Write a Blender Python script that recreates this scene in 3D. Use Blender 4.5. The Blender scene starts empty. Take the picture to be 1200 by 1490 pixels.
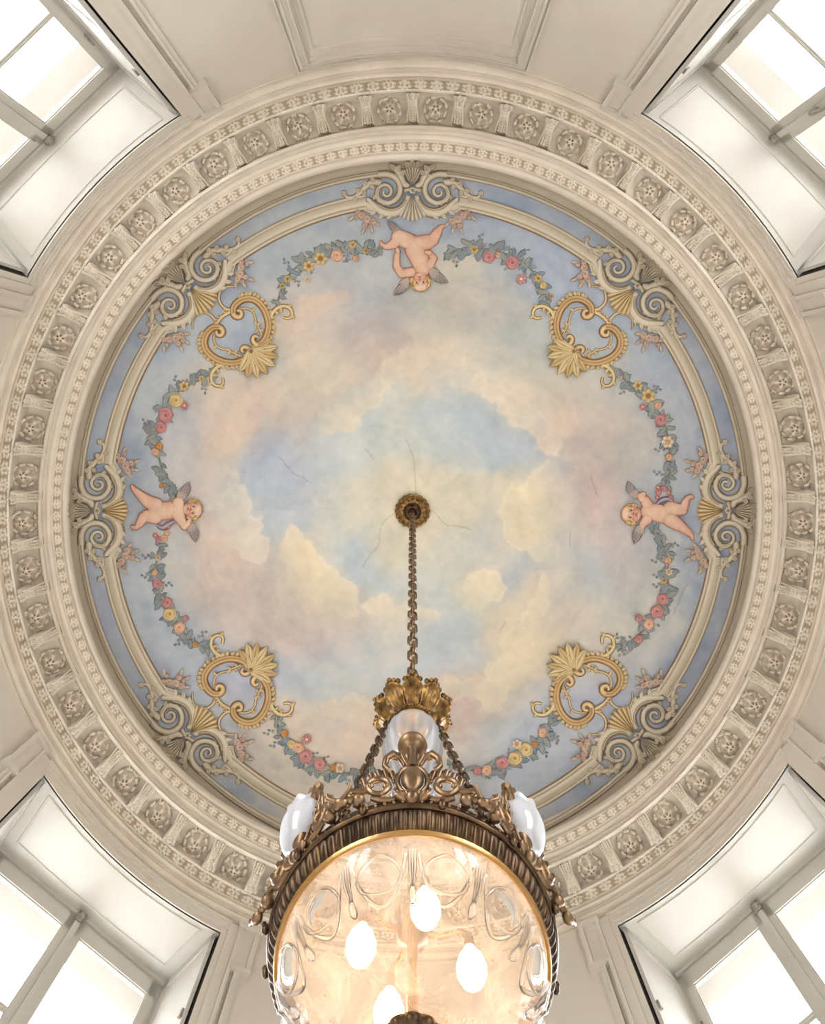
import bpy, bmesh, math, random
import numpy as np
from math import sin, cos, pi, sqrt, atan2, radians, exp
random.seed(7); np.random.seed(7)
C = bpy.context.scene.collection
S = bpy.context.scene
# ------------------------------------------------------------------ camera, world, exposure
F = 950.0          # focal length in pixels of a 1200 px wide frame
VX, VY = 600.0, 579.0   # where the zenith falls in the frame (vertical lens shift)
CZ = 1.5           # camera height above the floor
cam = bpy.data.cameras.new('camera'); co = bpy.data.objects.new('camera', cam); C.objects.link(co)
co.location = (0, 0, CZ); co.rotation_euler = (pi, 0, 0)
cam.sensor_fit = 'HORIZONTAL'; cam.sensor_width = 36; cam.lens = F*36/1200
cam.shift_y = -(745-VY)/1200; cam.clip_start = 0.05; cam.clip_end = 300
S.camera = co
S.view_settings.view_transform = 'Standard'; S.view_settings.look = 'None'
S.view_settings.gamma = 1; S.view_settings.exposure = 1.28
S.view_settings.use_curve_mapping = False
S.cycles.use_denoising = True
S.cycles.max_bounces = 9; S.cycles.diffuse_bounces = 6; S.cycles.transparent_max_bounces = 24
S.cycles.sample_clamp_indirect = 6; S.cycles.caustics_reflective = False; S.cycles.caustics_refractive = False
w = bpy.data.worlds.new('sky'); S.world = w; w.use_nodes = True
nt = w.node_tree; nt.nodes.clear()
wo = nt.nodes.new('ShaderNodeOutputWorld'); wb = nt.nodes.new('ShaderNodeBackground')
wt = nt.nodes.new('ShaderNodeTexCoord'); ws = nt.nodes.new('ShaderNodeSeparateXYZ')
wm = nt.nodes.new('ShaderNodeMapRange'); wm.inputs[1].default_value = -0.25; wm.inputs[2].default_value = 0.25
wr = nt.nodes.new('ShaderNodeValToRGB')
wr.color_ramp.elements[0].color = (0.145, 0.137, 0.13, 1); wr.color_ramp.elements[1].color = (0.925, 0.945, 1.03, 1)
nt.links.new(wt.outputs['Generated'], ws.inputs[0]); nt.links.new(ws.outputs[2], wm.inputs[0])
nt.links.new(wm.outputs[0], wr.inputs[0]); nt.links.new(wr.outputs[0], wb.inputs[0])
wb.inputs[1].default_value = 6.5; nt.links.new(wb.outputs[0], wo.inputs[0])

YW = 1.70                 # y of the room's axis
RX, RY = 6.60, 6.88       # wall semi-axes
Z_HEAD, Z_SILL, DF = 9.66, -1.2, 7.74    # window head, sill, half width, frame distance (heights above the camera)
WIN = [('window_1', radians(225.8)), ('window_2', radians(314.0)), ('window_3', radians(129.4)), ('window_4', radians(48.8))]
HWS = [1.655, 1.68, 1.75, 1.74]   # half widths of the openings
for (nm, a), HW in zip(WIN, HWS):         # daylight portals filling each window opening
    l = bpy.data.lights.new('daylight_portal', 'AREA'); l.shape = 'RECTANGLE'; l.size = 2*HW-0.2; l.size_y = Z_HEAD-Z_SILL
    l.cycles.is_portal = True
    o = bpy.data.objects.new('daylight_portal', l); C.objects.link(o)
    o.location = (cos(a)*(DF-0.12), YW+sin(a)*(DF-0.12), CZ+(Z_HEAD+Z_SILL)/2)
    o.rotation_euler = (pi/2, 0, a+pi/2)

# ------------------------------------------------------------------ helpers
def srgb(r, g, b):
    f = lambda c: (c/255/12.92) if c/255 <= 0.04045 else ((c/255+0.055)/1.055)**2.4
    return (f(r), f(g), f(b), 1)
def mat(name):
    m = bpy.data.materials.new(name); m.use_nodes = True
    n = m.node_tree; b = n.nodes['Principled BSDF']
    return m, n, b
def noise_col(n, c1, c2, scale=3, detail=6, lo=.35, hi=.65, stretch=None):
    tc = n.nodes.new('ShaderNodeTexCoord'); no = n.nodes.new('ShaderNodeTexNoise')
    no.inputs['Scale'].default_value = scale; no.inputs['Detail'].default_value = detail
    n.links.new(tc.outputs['Object'], no.inputs['Vector'])
    r = n.nodes.new('ShaderNodeValToRGB'); r.color_ramp.elements[0].position = lo; r.color_ramp.elements[1].position = hi
    r.color_ramp.elements[0].color = c1; r.color_ramp.elements[1].color = c2
    n.links.new(no.outputs[0], r.inputs[0])
    return r, no
def add_bump(n, b, scale=30, strength=.1, dist=.01):
    tc = n.nodes.new('ShaderNodeTexCoord'); no = n.nodes.new('ShaderNodeTexNoise'); no.inputs['Scale'].default_value = scale
    no.inputs['Detail'].default_value = 6
    bu = n.nodes.new('ShaderNodeBump'); bu.inputs['Strength'].default_value = strength; bu.inputs['Distance'].default_value = dist
    n.links.new(tc.outputs['Object'], no.inputs['Vector']); n.links.new(no.outputs[0], bu.inputs['Height'])
    n.links.new(bu.outputs[0], b.inputs['Normal'])
def plaster(name, c1, c2, scale=1.2, rough=.8, hollow_tint=None):
    m, n, b = mat(name)
    r, no = noise_col(n, c1, c2, scale, 8, .3, .7)
    out = r.outputs[0]
    if hollow_tint:     # darker tint multiplied in where the carving is concave
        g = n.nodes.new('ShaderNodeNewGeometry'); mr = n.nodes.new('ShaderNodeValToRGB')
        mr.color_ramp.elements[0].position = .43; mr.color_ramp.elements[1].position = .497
        mr.color_ramp.elements[0].color = hollow_tint; mr.color_ramp.elements[1].color = (1, 1, 1, 1)
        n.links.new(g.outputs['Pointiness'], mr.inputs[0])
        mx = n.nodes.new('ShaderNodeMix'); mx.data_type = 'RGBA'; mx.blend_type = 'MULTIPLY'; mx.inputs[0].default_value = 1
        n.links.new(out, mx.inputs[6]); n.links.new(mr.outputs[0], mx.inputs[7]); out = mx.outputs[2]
    n.links.new(out, b.inputs['Base Color']); b.inputs['Roughness'].default_value = rough
    add_bump(n, b, 14, .12, .02)
    return m
M = {}
M['wall'] = plaster('beige_wall_paint', srgb(196,187,174), srgb(205,197,184), .8)
M['cornice'] = plaster('cream_cornice_paint', srgb(204,192,175), srgb(217,206,190), 2.5, .7)
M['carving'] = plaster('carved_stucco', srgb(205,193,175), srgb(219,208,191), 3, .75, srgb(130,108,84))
M['cove'] = plaster('cove_paint', srgb(180,167,148), srgb(192,180,162), 2, .8)
M['white'] = plaster('white_window_paint', srgb(184,179,169), srgb(191,187,177), 1.5, .45)
M['shutter'] = plaster('white_shutter_paint', srgb(190,186,177), srgb(198,194,186), 2, .45)
M['gap'] = plaster('dark_shutter_pocket', srgb(40,34,32), srgb(52,46,42), 2, .8)
M['ext'] = plaster('exterior_stone', srgb(148,142,134), srgb(160,154,145), 1, .9)
M['steel'] = plaster('painted_iron', srgb(150,142,130), srgb(120,110,100), 20, .4)
m, n, b = mat('marble_floor')
r, no = noise_col(n, srgb(236,234,230), srgb(245,243,240), .8, 8)
n.links.new(r.outputs[0], b.inputs['Base Color']); b.inputs['Roughness'].default_value = .35; M['floor'] = m
# clear pane
def glassy(name, tint, gl=.08, rough=.02):
    m = bpy.data.materials.new(name); m.use_nodes = True; n = m.node_tree; n.nodes.clear()
    o = n.nodes.new('ShaderNodeOutputMaterial'); t = n.nodes.new('ShaderNodeBsdfTransparent'); g = n.nodes.new('ShaderNodeBsdfGlossy')
    t.inputs[0].default_value = tint; g.inputs['Roughness'].default_value = rough
    lw = n.nodes.new('ShaderNodeFresnel'); lw.inputs[0].default_value = 1.35
    ad = n.nodes.new('ShaderNodeMath'); ad.operation = 'MULTIPLY_ADD'; ad.inputs[1].default_value = gl; ad.inputs[2].default_value = 0
    mx = n.nodes.new('ShaderNodeMixShader'); n.links.new(lw.outputs[0], ad.inputs[0]); n.links.new(ad.outputs[0], mx.inputs[0])
    n.links.new(t.outputs[0], mx.inputs[1]); n.links.new(g.outputs[0], mx.inputs[2]); n.links.new(mx.outputs[0], o.inputs[0])
    return m
M['pane'] = glassy('window_glass', (.97, .98, .97, 1), .12)
# fresco / painted relief: colour comes from the vertex paint
def painted(name, bump=.1, rough=.8, sc=25):
    m, n, b = mat(name)
    a = n.nodes.new('ShaderNodeVertexColor'); a.layer_name = 'Col'
    tc = n.nodes.new('ShaderNodeTexCoord'); no = n.nodes.new('ShaderNodeTexNoise'); no.inputs['Scale'].default_value = 6; no.inputs['Detail'].default_value = 10
    no.inputs['Roughness'].default_value = .7
    n.links.new(tc.outputs['Object'], no.inputs['Vector'])
    r = n.nodes.new('ShaderNodeMapRange'); r.inputs[1].default_value = .3; r.inputs[2].default_value = .7; r.inputs[3].default_value = .965; r.inputs[4].default_value = 1.03
    n.links.new(no.outputs[0], r.inputs[0])
    mx = n.nodes.new('ShaderNodeVectorMath'); mx.operation = 'SCALE'
    n.links.new(a.outputs[0], mx.inputs[0]); n.links.new(r.outputs[0], mx.inputs['Scale'])
    n.links.new(mx.outputs[0], b.inputs['Base Color']); b.inputs['Roughness'].default_value = rough
    add_bump(n, b, sc, bump, .01)
    return m
M['fresco'] = painted('fresco_paint', .06, .85)
M['relief'] = painted('painted_stucco_relief', .1, .75, 40)

class MB:
    def __init__(s): s.v = []; s.f = []; s.c = []
    def add(s, vs, fs, cs=None):
        o = len(s.v); s.v += [tuple(p) for p in vs]; s.f += [tuple(i+o for i in q) for q in fs]
        if cs is not None: s.c += list(cs)
        return o
    def grid(s, rows, closed=False, cols=None):   # rows: list of equal-length vertex lists
        n = len(rows[0]); vs = [p for r in rows for p in r]; fs = []
        for i in range(len(rows)-1 if not closed else len(rows)):
            i2 = (i+1) % len(rows)
            for j in range(n-1): fs.append((i*n+j, i*n+j+1, i2*n+j+1, i2*n+j))
        s.add(vs, fs, [c for r in cols for c in r] if cols else None)
    def box(s, x0, x1, y0, y1, z0, z1):
        vs = [(x, y, z) for x in (x0, x1) for y in (y0, y1) for z in (z0, z1)]
        s.add(vs, [(0,1,3,2),(4,6,7,5),(0,4,5,1),(2,3,7,6),(0,2,6,4),(1,5,7,3)])
    def lathe(s, prof, n=48, cx=0, cy=0, cz=0):
        rows = [[(cx+r*cos(2*pi*i/n), cy+r*sin(2*pi*i/n), cz+z) for r, z in prof] for i in range(n)]
        s.grid(rows, True)
    def tube(s, pts, rad, n=8, closed=False, cap=True):
        from mathutils import Vector
        P = [Vector(p) for p in pts]; m = len(P); rows = []; up = None
        for i, p in enumerate(P):
            a = P[(i-1) % m] if (closed or i > 0) else p; b_ = P[(i+1) % m] if (closed or i < m-1) else p
            t = (b_-a).normalized()
            if up is None: up = Vector((0, 0, 1)) if abs(t.z) < .9 else Vector((1, 0, 0))
            u = (up - t*up.dot(t)).normalized(); v = t.cross(u); up = u
            r = rad[i] if isinstance(rad, (list, tuple)) else rad
            rows.append([p + (u*cos(2*pi*k/n)+v*sin(2*pi*k/n))*r for k in range(n+1)])
        s.grid(rows, closed)
        if cap and not closed:
            for rr in (rows[0], rows[-1]): s.add(rr[:n], [tuple(range(n))])
    def ball(s, c, r, nu=12, nv=8):
        rx, ry, rz = r if isinstance(r, (tuple, list)) else (r, r, r)
        rows = [[(c[0]+rx*sin(pi*j/nv)*cos(2*pi*i/nu), c[1]+ry*sin(pi*j/nv)*sin(2*pi*i/nu), c[2]+rz*cos(pi*j/nv)) for j in range(nv+1)] for i in range(nu)]
        s.grid(rows, True)
    def mesh(s, name, m, smooth=True):
        me = bpy.data.meshes.new(name); me.from_pydata(s.v, [], s.f); me.update()
        if smooth: me.polygons.foreach_set('use_smooth', [True]*len(me.polygons))
        if s.c:
            at = me.color_attributes.new('Col', 'FLOAT_COLOR', 'POINT')
            at.data.foreach_set('color', np.array(s.c, dtype=np.float32).reshape(-1))
        me.materials.append(m if not isinstance(m, str) else M[m])
        return me
    def build(s, name, m, parent=None, smooth=True, kind=None, label=None, cat=None, group=None, edge=None):
        o = bpy.data.objects.new(name, s.mesh(name, m, smooth)); C.objects.link(o)
        if parent: o.parent = parent
        tag(o, label, cat, group, kind)
        if edge:
            md = o.modifiers.new('edge', 'EDGE_SPLIT'); md.split_angle = radians(edge)
        return o
def tag(o, label=None, cat=None, group=None, kind=None):
    if label: o['label'] = label
    if cat: o['category'] = cat
    if group: o['group'] = group
    if kind: o['kind'] = kind
    return o
def empty(name, loc, label=None, cat=None, group=None, kind=None):
    o = bpy.data.objects.new(name, None); C.objects.link(o); o.location = loc; o.empty_display_size = .1
    return tag(o, label, cat, group, kind)
def W(px, py, Z):   # a ceiling-plan position at height Z above the camera
    return ((px-VX)*Z/F, (py-VY)*Z/F, Z+CZ)

# ------------------------------------------------------------------ room shell
def bside(a): return a+9+(a-501)*.15
def wallpt(th, Z, inset=0):
    x, y = cos(th)*RX, sin(th)*RY
    nx, ny = cos(th)/RX, sin(th)/RY; l = sqrt(nx*nx+ny*ny)
    return (x-nx/l*inset, YW+y-ny/l*inset, Z+CZ)
def slab(mb, t0, t1, Z0, Z1, d0, d1, n=None, back=False):
    """curved slab on the wall: proud by d1 at its face (d0 = buried back)"""
    n = n or max(2, int(abs(t1-t0)/.03))
    rows = []
    for i in range(n+1):
        t = t0+(t1-t0)*i/n
        rows.append([wallpt(t, Z0, d0), wallpt(t, Z0, d1), wallpt(t, Z1, d1), wallpt(t, Z1, d0)])
    mb.grid(rows)
    mb.add(rows[0], [(0,1,2,3)]); mb.add(rows[-1], [(0,1,2,3)])

mb = MB(); mb.add([(-14,-12,0),(14,-12,0),(14,16,0),(-14,16,0)], [(0,1,2,3)])
mb.build('floor', 'floor', kind='structure')

# window openings on the wall, as angles
def win_edges(a, HW):
    res = []
    for s_ in (-1, 1):
        lo, hi = a-.5, a+.5
        # find theta whose point has tangential offset s*HW
        best = None
        for k in range(4001):
            th = lo+(hi-lo)*k/4000
            x, y, _ = wallpt(th, 0); y -= YW
            t = -x*sin(a)+y*cos(a)
            if best is None or abs(t-s_*HW) < best[0]: best = (abs(t-s_*HW), th)
        res.append(best[1])
    return res
WE = [win_edges(a, hw) for (_, a), hw in zip(WIN, HWS)]
def strip(mb, t0, t1, Z0, Z1):
    n = max(3, int((t1-t0)/.02)); mb.grid([[wallpt(t0+(t1-t0)*i/n, Z0), wallpt(t0+(t1-t0)*i/n, Z1)] for i in range(n+1)])
names = ['wall_northwest', 'wall_northeast', 'wall_southwest', 'wall_southeast']
for nm, (e0, e1) in zip(names, WE):
    mb = MB(); strip(mb, e0, e1, Z_HEAD, 9.95); strip(mb, e0, e1, -CZ, Z_SILL)
    mb.build(nm, 'wall', kind='structure')
# in angle order: SE(48) SW(130) NW(226) NE(314)
order = [('wall_south', WE[3][1], WE[2][0]), ('wall_west', WE[2][1], WE[0][0]), ('wall_north', WE[0][1], WE[1][0]), ('wall_east', WE[1][1], WE[3][0]+2*pi)]
for nm, a0, a1 in order:
    mb = MB(); strip(mb, a0, a1, -CZ, 9.95); mb.build(nm, 'wall', kind='structure')

# wall panels with a moulded frame between the windows
def frame_mold(mb, t0, t1, Z0, Z1, wds, d):
    """nested rectangular moulding on the wall, wds: list of (offset_out, offset_in, depth)"""
    for o0, o1, dd in wds:
        a0, a1 = o0/6.7, o1/6.7
        slab(mb, t0+a0, t1-a0, Z1-o1, Z1-o0, -.01, dd)
        slab(mb, t0+a0, t1-a0, Z0+o0, Z0+o1, -.01, dd)
        slab(mb, t0+a0, t0+a1, Z0+o0, Z1-o0, -.01, dd, 2)
        slab(mb, t1-a1, t1-a0, Z0+o0, Z1-o0, -.01, dd, 2)
for nm, ctr, hwid in (('trim_1', radians(270), 1.83), ):
    mb = MB(); h = hwid/6.85
    frame_mold(mb, ctr-h, ctr+h, 3.2, 9.80, [(0, .03, .08), (.03, .06, .03), (.06, .10, .06), (.10, .17, .04), (.17, .20, .085), (.20, .225, .03)], 0)
    frame_mold(mb, ctr-h+.045, ctr+h-.045, 3.6, 9.36, [(0, .03, .05), (.03, .05, .02)], 0)
    mb.build(nm, 'wall', kind='structure', smooth=False)

# ------------------------------------------------------------------ cornice (swept mouldings, plan radii in plan units)
def prof_ring(prof, n=360, cyy=742.5):
    rows = []
    for i in range(n):
        th = 2*pi*i/n
        rows.append([W(VX+a*cos(th), cyy+bside(a)*sin(th), Z) for a, Z in prof])
    return rows
def ringobj(name, prof, m, parent=None, n=360, kind=None, edge=28):
    mb = MB(); mb.grid(prof_ring(prof, n), True)
    return mb.build(name, m, parent, kind=kind, edge=edge)
cornice = empty('trim_2', (0, YW, 10.2+CZ), kind='structure')
ringobj('bed_moulding', [(636,9.90),(629,9.90),(628.3,9.93),(629.3,9.955),(625,9.96),(621.5,9.975),(618.5,10.01),(617.5,10.035),(618.8,10.06),(614.5,10.065),(613.6,10.085),(614.8,10.10),(610.5,10.105),(607.5,10.125),(606.5,10.14),(607.2,10.155),(603.5,10.14)], 'cornice', cornice)
ringobj('modillion_soffit', [(589.5,10.215),(587,10.22),(586,10.25),(584.5,10.30),(582.5,10.39),(577,10.475),(566,10.53),(555,10.55),(547,10.545),(545.5,10.49),(544.5,10.38),(540.5,10.375)], 'cornice', cornice)
ringobj('corona', [(540.5,10.375),(539,10.42),(540,10.445),(536,10.445),(534.5,10.47),(535.8,10.50),(532,10.50),(530,10.53),(527,10.555),(528,10.575),(524,10.575)], 'cornice', cornice)
ringobj('lip_moulding', [(512,10.64),(512.6,10.67),(510.2,10.67),(509.6,10.70),(510.4,10.72),(507.5,10.722),(504.5,10.75),(502.2,10.79),(501,10.83),(500,10.86),(499.6,10.92)], 'cornice', cornice)
ringobj('cove', [(499.6,10.92),(499,11.02),(497.5,11.15),(495,11.28),(491,11.36),(484,11.405)], 'cove', cornice)
# carved leaf bands
def carved_band(name, a0, Z0, a1, Z1, nper, amp, nn, rows_n=9, seed=1):
    mb = MB(); rng = np.random.RandomState(seed)
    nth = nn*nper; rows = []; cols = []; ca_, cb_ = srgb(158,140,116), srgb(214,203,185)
    jit = rng.rand(nper)*.5
    for i in range(nth):
        th = 2*pi*i/nth; k = i//nn; u = (i % nn)/nn
        row = []; crow = []
        for j in range(rows_n):
            v = j/(rows_n-1)
            # little acanthus fan: overlapping lobes round a stem, every other one turned over
            x = u*2-1; y = (v*2-1)*(1 if k % 2 else -1); h = 0
            for bx, by, br in ((0,-.55,.34),(-.52,-.28,.30),(.52,-.28,.30),(-.62,.30,.26),(.62,.30,.26),(-.24,.52,.28),(.24,.52,.28),(0,.05,.26)):
                q2 = ((x-bx-jit[k]*.2)**2+(y-by)**2)/(br*br); h = max(h, sqrt(max(0, 1-q2)))
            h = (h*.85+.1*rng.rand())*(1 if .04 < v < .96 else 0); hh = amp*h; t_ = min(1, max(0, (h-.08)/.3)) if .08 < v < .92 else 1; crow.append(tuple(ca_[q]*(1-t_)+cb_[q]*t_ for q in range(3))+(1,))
            a = a0+(a1-a0)*v; Z = Z0+(Z1-Z0)*v
            row.append(W(VX+(a)*cos(th), 742.5+bside(a)*sin(th), Z-hh))
        rows.append(row); cols.append(crow)
    mb.grid(rows, True, cols)
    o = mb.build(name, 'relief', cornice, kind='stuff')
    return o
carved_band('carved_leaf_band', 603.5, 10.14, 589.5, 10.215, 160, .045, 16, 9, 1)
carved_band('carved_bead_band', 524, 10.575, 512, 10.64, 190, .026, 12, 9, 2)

# modillions (console brackets) and coffer flowers
NM = 53
def modillion_mesh():
    mb = MB(); L = .37; st = 15; rows = []
    for i in range(st+1):
        s_ = i/st; r = s_*L                     # 0 outer end .. L inner end
        wd = .092*(1-.22*sin(pi*min(1, s_*1.5)))+(.014 if s_ < .08 else 0)+.012*max(0, s_-.6)*2
        zb = .0 + .17*s_ - .055*sin(s_*2*pi) - (.03 if s_ < .07 else 0)
        top = .34
        rows.append([(r, -wd, top), (r, -wd, zb+.012), (r, -wd*.82, zb), (r, -wd*.7, zb+.012), (r, -wd*.5, zb+.006), (r, -wd*.2, zb-.018+.02*abs(sin(s_*24))),
                     (r, 0, zb-.026+.018*abs(sin(s_*24))), (r, wd*.2, zb-.018+.02*abs(sin(s_*24))), (r, wd*.5, zb+.006), (r, wd*.7, zb+.012), (r, wd*.82, zb), (r, wd, zb+.012), (r, wd, top)])
    mb.grid(rows); mb.add(rows[0], [tuple(range(13))]); mb.add(rows[-1], [tuple(range(13))[::-1]])
    # leaf lobes on the inner scroll and a cross bar
    for sx in (-1, 0, 1):
        for q in range(4):
            mb.ball((L*.68+q*.034, sx*.045, (.085)+q*.012-.012*(sx == 0)), (.02, .017, .02), 6, 4)
    for q in range(7):
        mb.ball((.05+q*.032, 0, -.035+.17*(.05+q*.032)/L-.05*sin((.05+q*.032)/L*2*pi)), (.013, .03, .014), 6, 4)
    mb.box(-.0, .03, -.105, .105, -.03, .3)
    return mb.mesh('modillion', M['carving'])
def lobed(mb, r0, r1, nl, z0, z1, ph=0, dep=.3, nn=40, curl=.03):
    rows = []
    for i in range(nn):
        a = 2*pi*i/nn; k = abs(cos((a*nl/2)+ph))
        row = []
        for j in range(6):
            t = j/5; rr = r0+(r1-r0)*t*(1-dep*(1-k**.5)*t)
            z = z0+(z1-z0)*t - .02*k*sin(pi*t) + curl*(t**4)*1.0
            row.append((rr*cos(a), rr*sin(a), z))
        rows.append(row)
    mb.grid(rows, True)
def rosette_mesh(var):
    mb = MB(); R = random.Random(var)
    lobed(mb, .06, .19, 7, -.05, -.005, ph=var, dep=.5, nn=56, curl=.0)
    lobed(mb, .04, .135, 5, -.085, -.05, ph=var*.5+.4, dep=.45, nn=50, curl=.01)
    lobed(mb, .0, .07, 5, -.115, -.08, ph=var, dep=.4, nn=40, curl=.01)
    mb.ball((0, 0, -.11), (.028, .028, .02), 8, 6)
    for k in range(9):      # crinkled leaf tips around
        a = 2*pi*k/9+R.random()*.3; q = .155+R.random()*.02
        for s_ in (-1, 0, 1):
            mb.ball((q*cos(a+s_*.13), q*sin(a+s_*.13), -.035-.01*(s_ == 0)), (.026, .026, .018), 6, 4)
    for k in range(5):      # calyx leaves towards the bracket foot
        mb.ball((.17, -.1+k*.05, -.01), (.03, .022, .03), 6, 4)
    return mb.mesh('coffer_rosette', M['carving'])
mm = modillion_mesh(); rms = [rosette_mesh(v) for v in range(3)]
def ring_at(th, a, Z): return W(VX+a*cos(th), 742.5+bside(a)*sin(th), Z)
for k in range(NM):
    th = -pi/2+2*pi*k/NM
    p = ring_at(th, 584.5, 10.215); q = ring_at(th, 546, 10.215)
    d = atan2(q[1]-p[1], q[0]-p[0])
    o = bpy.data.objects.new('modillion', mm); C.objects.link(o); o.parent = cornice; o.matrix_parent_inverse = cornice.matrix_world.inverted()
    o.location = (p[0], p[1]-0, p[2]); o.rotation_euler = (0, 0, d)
    # parent sits off the origin: store local position
    o.location = (p[0]-0, p[1]-YW, p[2]-(10.2+CZ))
    o.matrix_parent_inverse.identity()
    th2 = th+pi/NM
    p = ring_at(th2, 565, 10.49); q = ring_at(th2, 546, 10.49); d = atan2(q[1]-p[1], q[0]-p[0])
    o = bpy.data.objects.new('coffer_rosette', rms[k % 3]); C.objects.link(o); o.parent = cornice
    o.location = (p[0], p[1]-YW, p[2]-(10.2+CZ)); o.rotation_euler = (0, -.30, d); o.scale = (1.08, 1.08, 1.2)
    o.rotation_mode = 'XYZ'
for o in cornice.children:
    if o.name.split('.')[0] not in ('modillion', 'coffer_rosette'):
        o.location = (0, -YW, -(10.2+CZ))

# ------------------------------------------------------------------ windows
def loc_fn(a):
    ca, sa = cos(a), sin(a)
    def L(t, nn_, Z): return (nn_*ca - t*sa, YW + nn_*sa + t*ca, Z+CZ)
    return L
def lbox(mb, L, t0, t1, n0, n1, Z0, Z1):
    vs = [L(t, n_, z) for t in (t0, t1) for n_ in (n0, n1) for z in (Z0, Z1)]
    mb.add(vs, [(0,1,3,2),(4,6,7,5),(0,4,5,1),(2,3,7,6),(0,2,6,4),(1,5,7,3)])
def wall_n(a, t):     # distance from the axis of the curved wall face at tangential offset t
    lo, hi = 5.5, 7.6
    for _ in range(40):
        m_ = (lo+hi)/2; x = m_*cos(a)-t*sin(a); y = m_*sin(a)+t*cos(a)
        if (x/RX)**2+(y/RY)**2 > 1: hi = m_
        else: lo = m_
    return lo
for wi, ((nm, a), (e0, e1)) in enumerate(zip(WIN, WE)):
    HW = HWS[wi]; HT = HW-.13; L = loc_fn(a)
    root = empty(nm, L(0, DF, Z_SILL), kind='structure')
    inv = [-c for c in root.location]
    def part(mb, name, m, parent=root, **k):
        o = mb.build(name, m, None, **k); o.parent = parent
        if parent is root: o.location = inv
        return o
    # soffit with a raised border panel
    N = 20; mb = MB(); rows = []
    for i in range(N+1):
        u = -1+2*i/N; ti, to = u*HW, u*(HW+.01)
        rows.append([L(ti, wall_n(a, ti), Z_HEAD), L(to, DF+.02, Z_HEAD)])
    mb.grid(rows); lbox(mb, L, -HW-.1, HW+.1, DF, DF+.14, Z_HEAD, Z_HEAD+.3); part(mb, 'soffit', 'white', smooth=False)
    mb = MB()      # recessed panel border on the soffit
    def sp(u, v): 
        t = u*(HW-.04+(HT-HW)*v); w0 = wall_n(a, u*HW); return t, w0+(DF-w0)*v
    def band(u0, v0, u1, v1, hw_):
        K = 12; r_ = []
        for i in range(K+1):
            s_ = i/K; t, n_ = sp(u0+(u1-u0)*s_, v0+(v1-v0)*s_)
            du = (1, 0) if u0 == u1 else (0, 1)
            r_.append([L(t-hw_*du[0], n_-hw_*du[1], Z_HEAD-.002), L(t-hw_*.5*du[0], n_-hw_*.5*du[1], Z_HEAD-.02), L(t+hw_*.5*du[0], n_+hw_*.5*du[1], Z_HEAD-.02), L(t+hw_*du[0], n_+hw_*du[1], Z_HEAD-.002)])
        mb.grid(r_)
    band(-.88, .78, .88, .78, .018); band(-.88, .10, -.88, .78, .018); band(.88, .10, .88, .78, .018); band(-.88, .10, .88, .10, .012)
    part(mb, 'soffit_panel', 'white', smooth=False)
    # jambs: folded shutters standing in the reveal with a dark pocket beside the architrave
    for s_ in (-1, 1):
        w0 = wall_n(a, s_*HW)
        mb = MB(); mb.grid([[L(s_*HW, w0-.005, Z_SILL-.1), L(s_*HW, w0-.005, Z_HEAD+.02)], [L(s_*(HW+.01), DF+.2, Z_SILL-.1), L(s_*(HW+.01), DF+.2, Z_HEAD+.02)]])
        lbox(mb, L, min(s_*HT, s_*(HW+.3)), max(s_*HT, s_*(HW+.3)), DF+.02, DF+.3, Z_SILL-.2, Z_HEAD+.3)
        part(mb, 'shutter_pocket', 'gap', smooth=False)
        mb = MB()
        vs = []
        def jb(n0, n1, d0, d1, Z0, Z1):
            f = lambda n_: (HW-.035)+(HT-HW+.035)*(n_-w0)/(DF-w0)
            v_ = [L(s_*(f(n_)-d), n_, z) for n_ in (n0, n1) for d in (d0, d1) for z in (Z0, Z1)]
            mb.add(v_, [(0,1,3,2),(4,6,7,5),(0,4,5,1),(2,3,7,6),(0,2,6,4),(1,5,7,3)])
        jb(w0+.07, DF-.02, -.015, .02, Z_SILL, Z_HEAD-.012)
        ln = DF-.02-(w0+.07)
        for q0, q1 in ((0, .12), (.88, 1.)): jb(w0+.07+ln*q0, w0+.07+ln*q1, .02, .04, Z_SILL, Z_HEAD-.012)
        for z in (Z_HEAD-.13, 7.6, 5.8, 4.0, Z_SILL): jb(w0+.07, DF-.02, .02, .04, z, z+.118)
        part(mb, 'shutter', 'shutter', smooth=False)
        mb = MB(); jb(w0+.085, w0+.12, .04, .07, 8.35, 8.47); jb(w0+.10, w0+.17, .05, .062, 8.40, 8.42)
        part(mb, 'shutter_catch', 'steel', smooth=False)
    # casement frame
    mb = MB()
    lbox(mb, L, -HT-.05, HT+.05, DF-.02, DF+.14, Z_HEAD-.10, Z_HEAD+.15)
    lbox(mb, L, -HT-.05, HT+.05, DF-.05, DF+.14, Z_SILL-.1, Z_SILL+.1)
    for s_ in (-1, 1): lbox(mb, L, min(s_*HT, s_*(HT-.10))-.0, max(s_*HT, s_*(HT-.10)), DF-.02, DF+.14, Z_SILL, Z_HEAD)
    lbox(mb, L, -HT, HT, DF-.05, DF-.02, Z_HEAD-.05, Z_HEAD-.0)
    part(mb, 'window_frame', 'white', smooth=False)
    rowsZ = [9.20, 8.03, 6.86, 5.69, 4.52, 3.35, 2.18, 1.01, -.16, -1.0]
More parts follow.
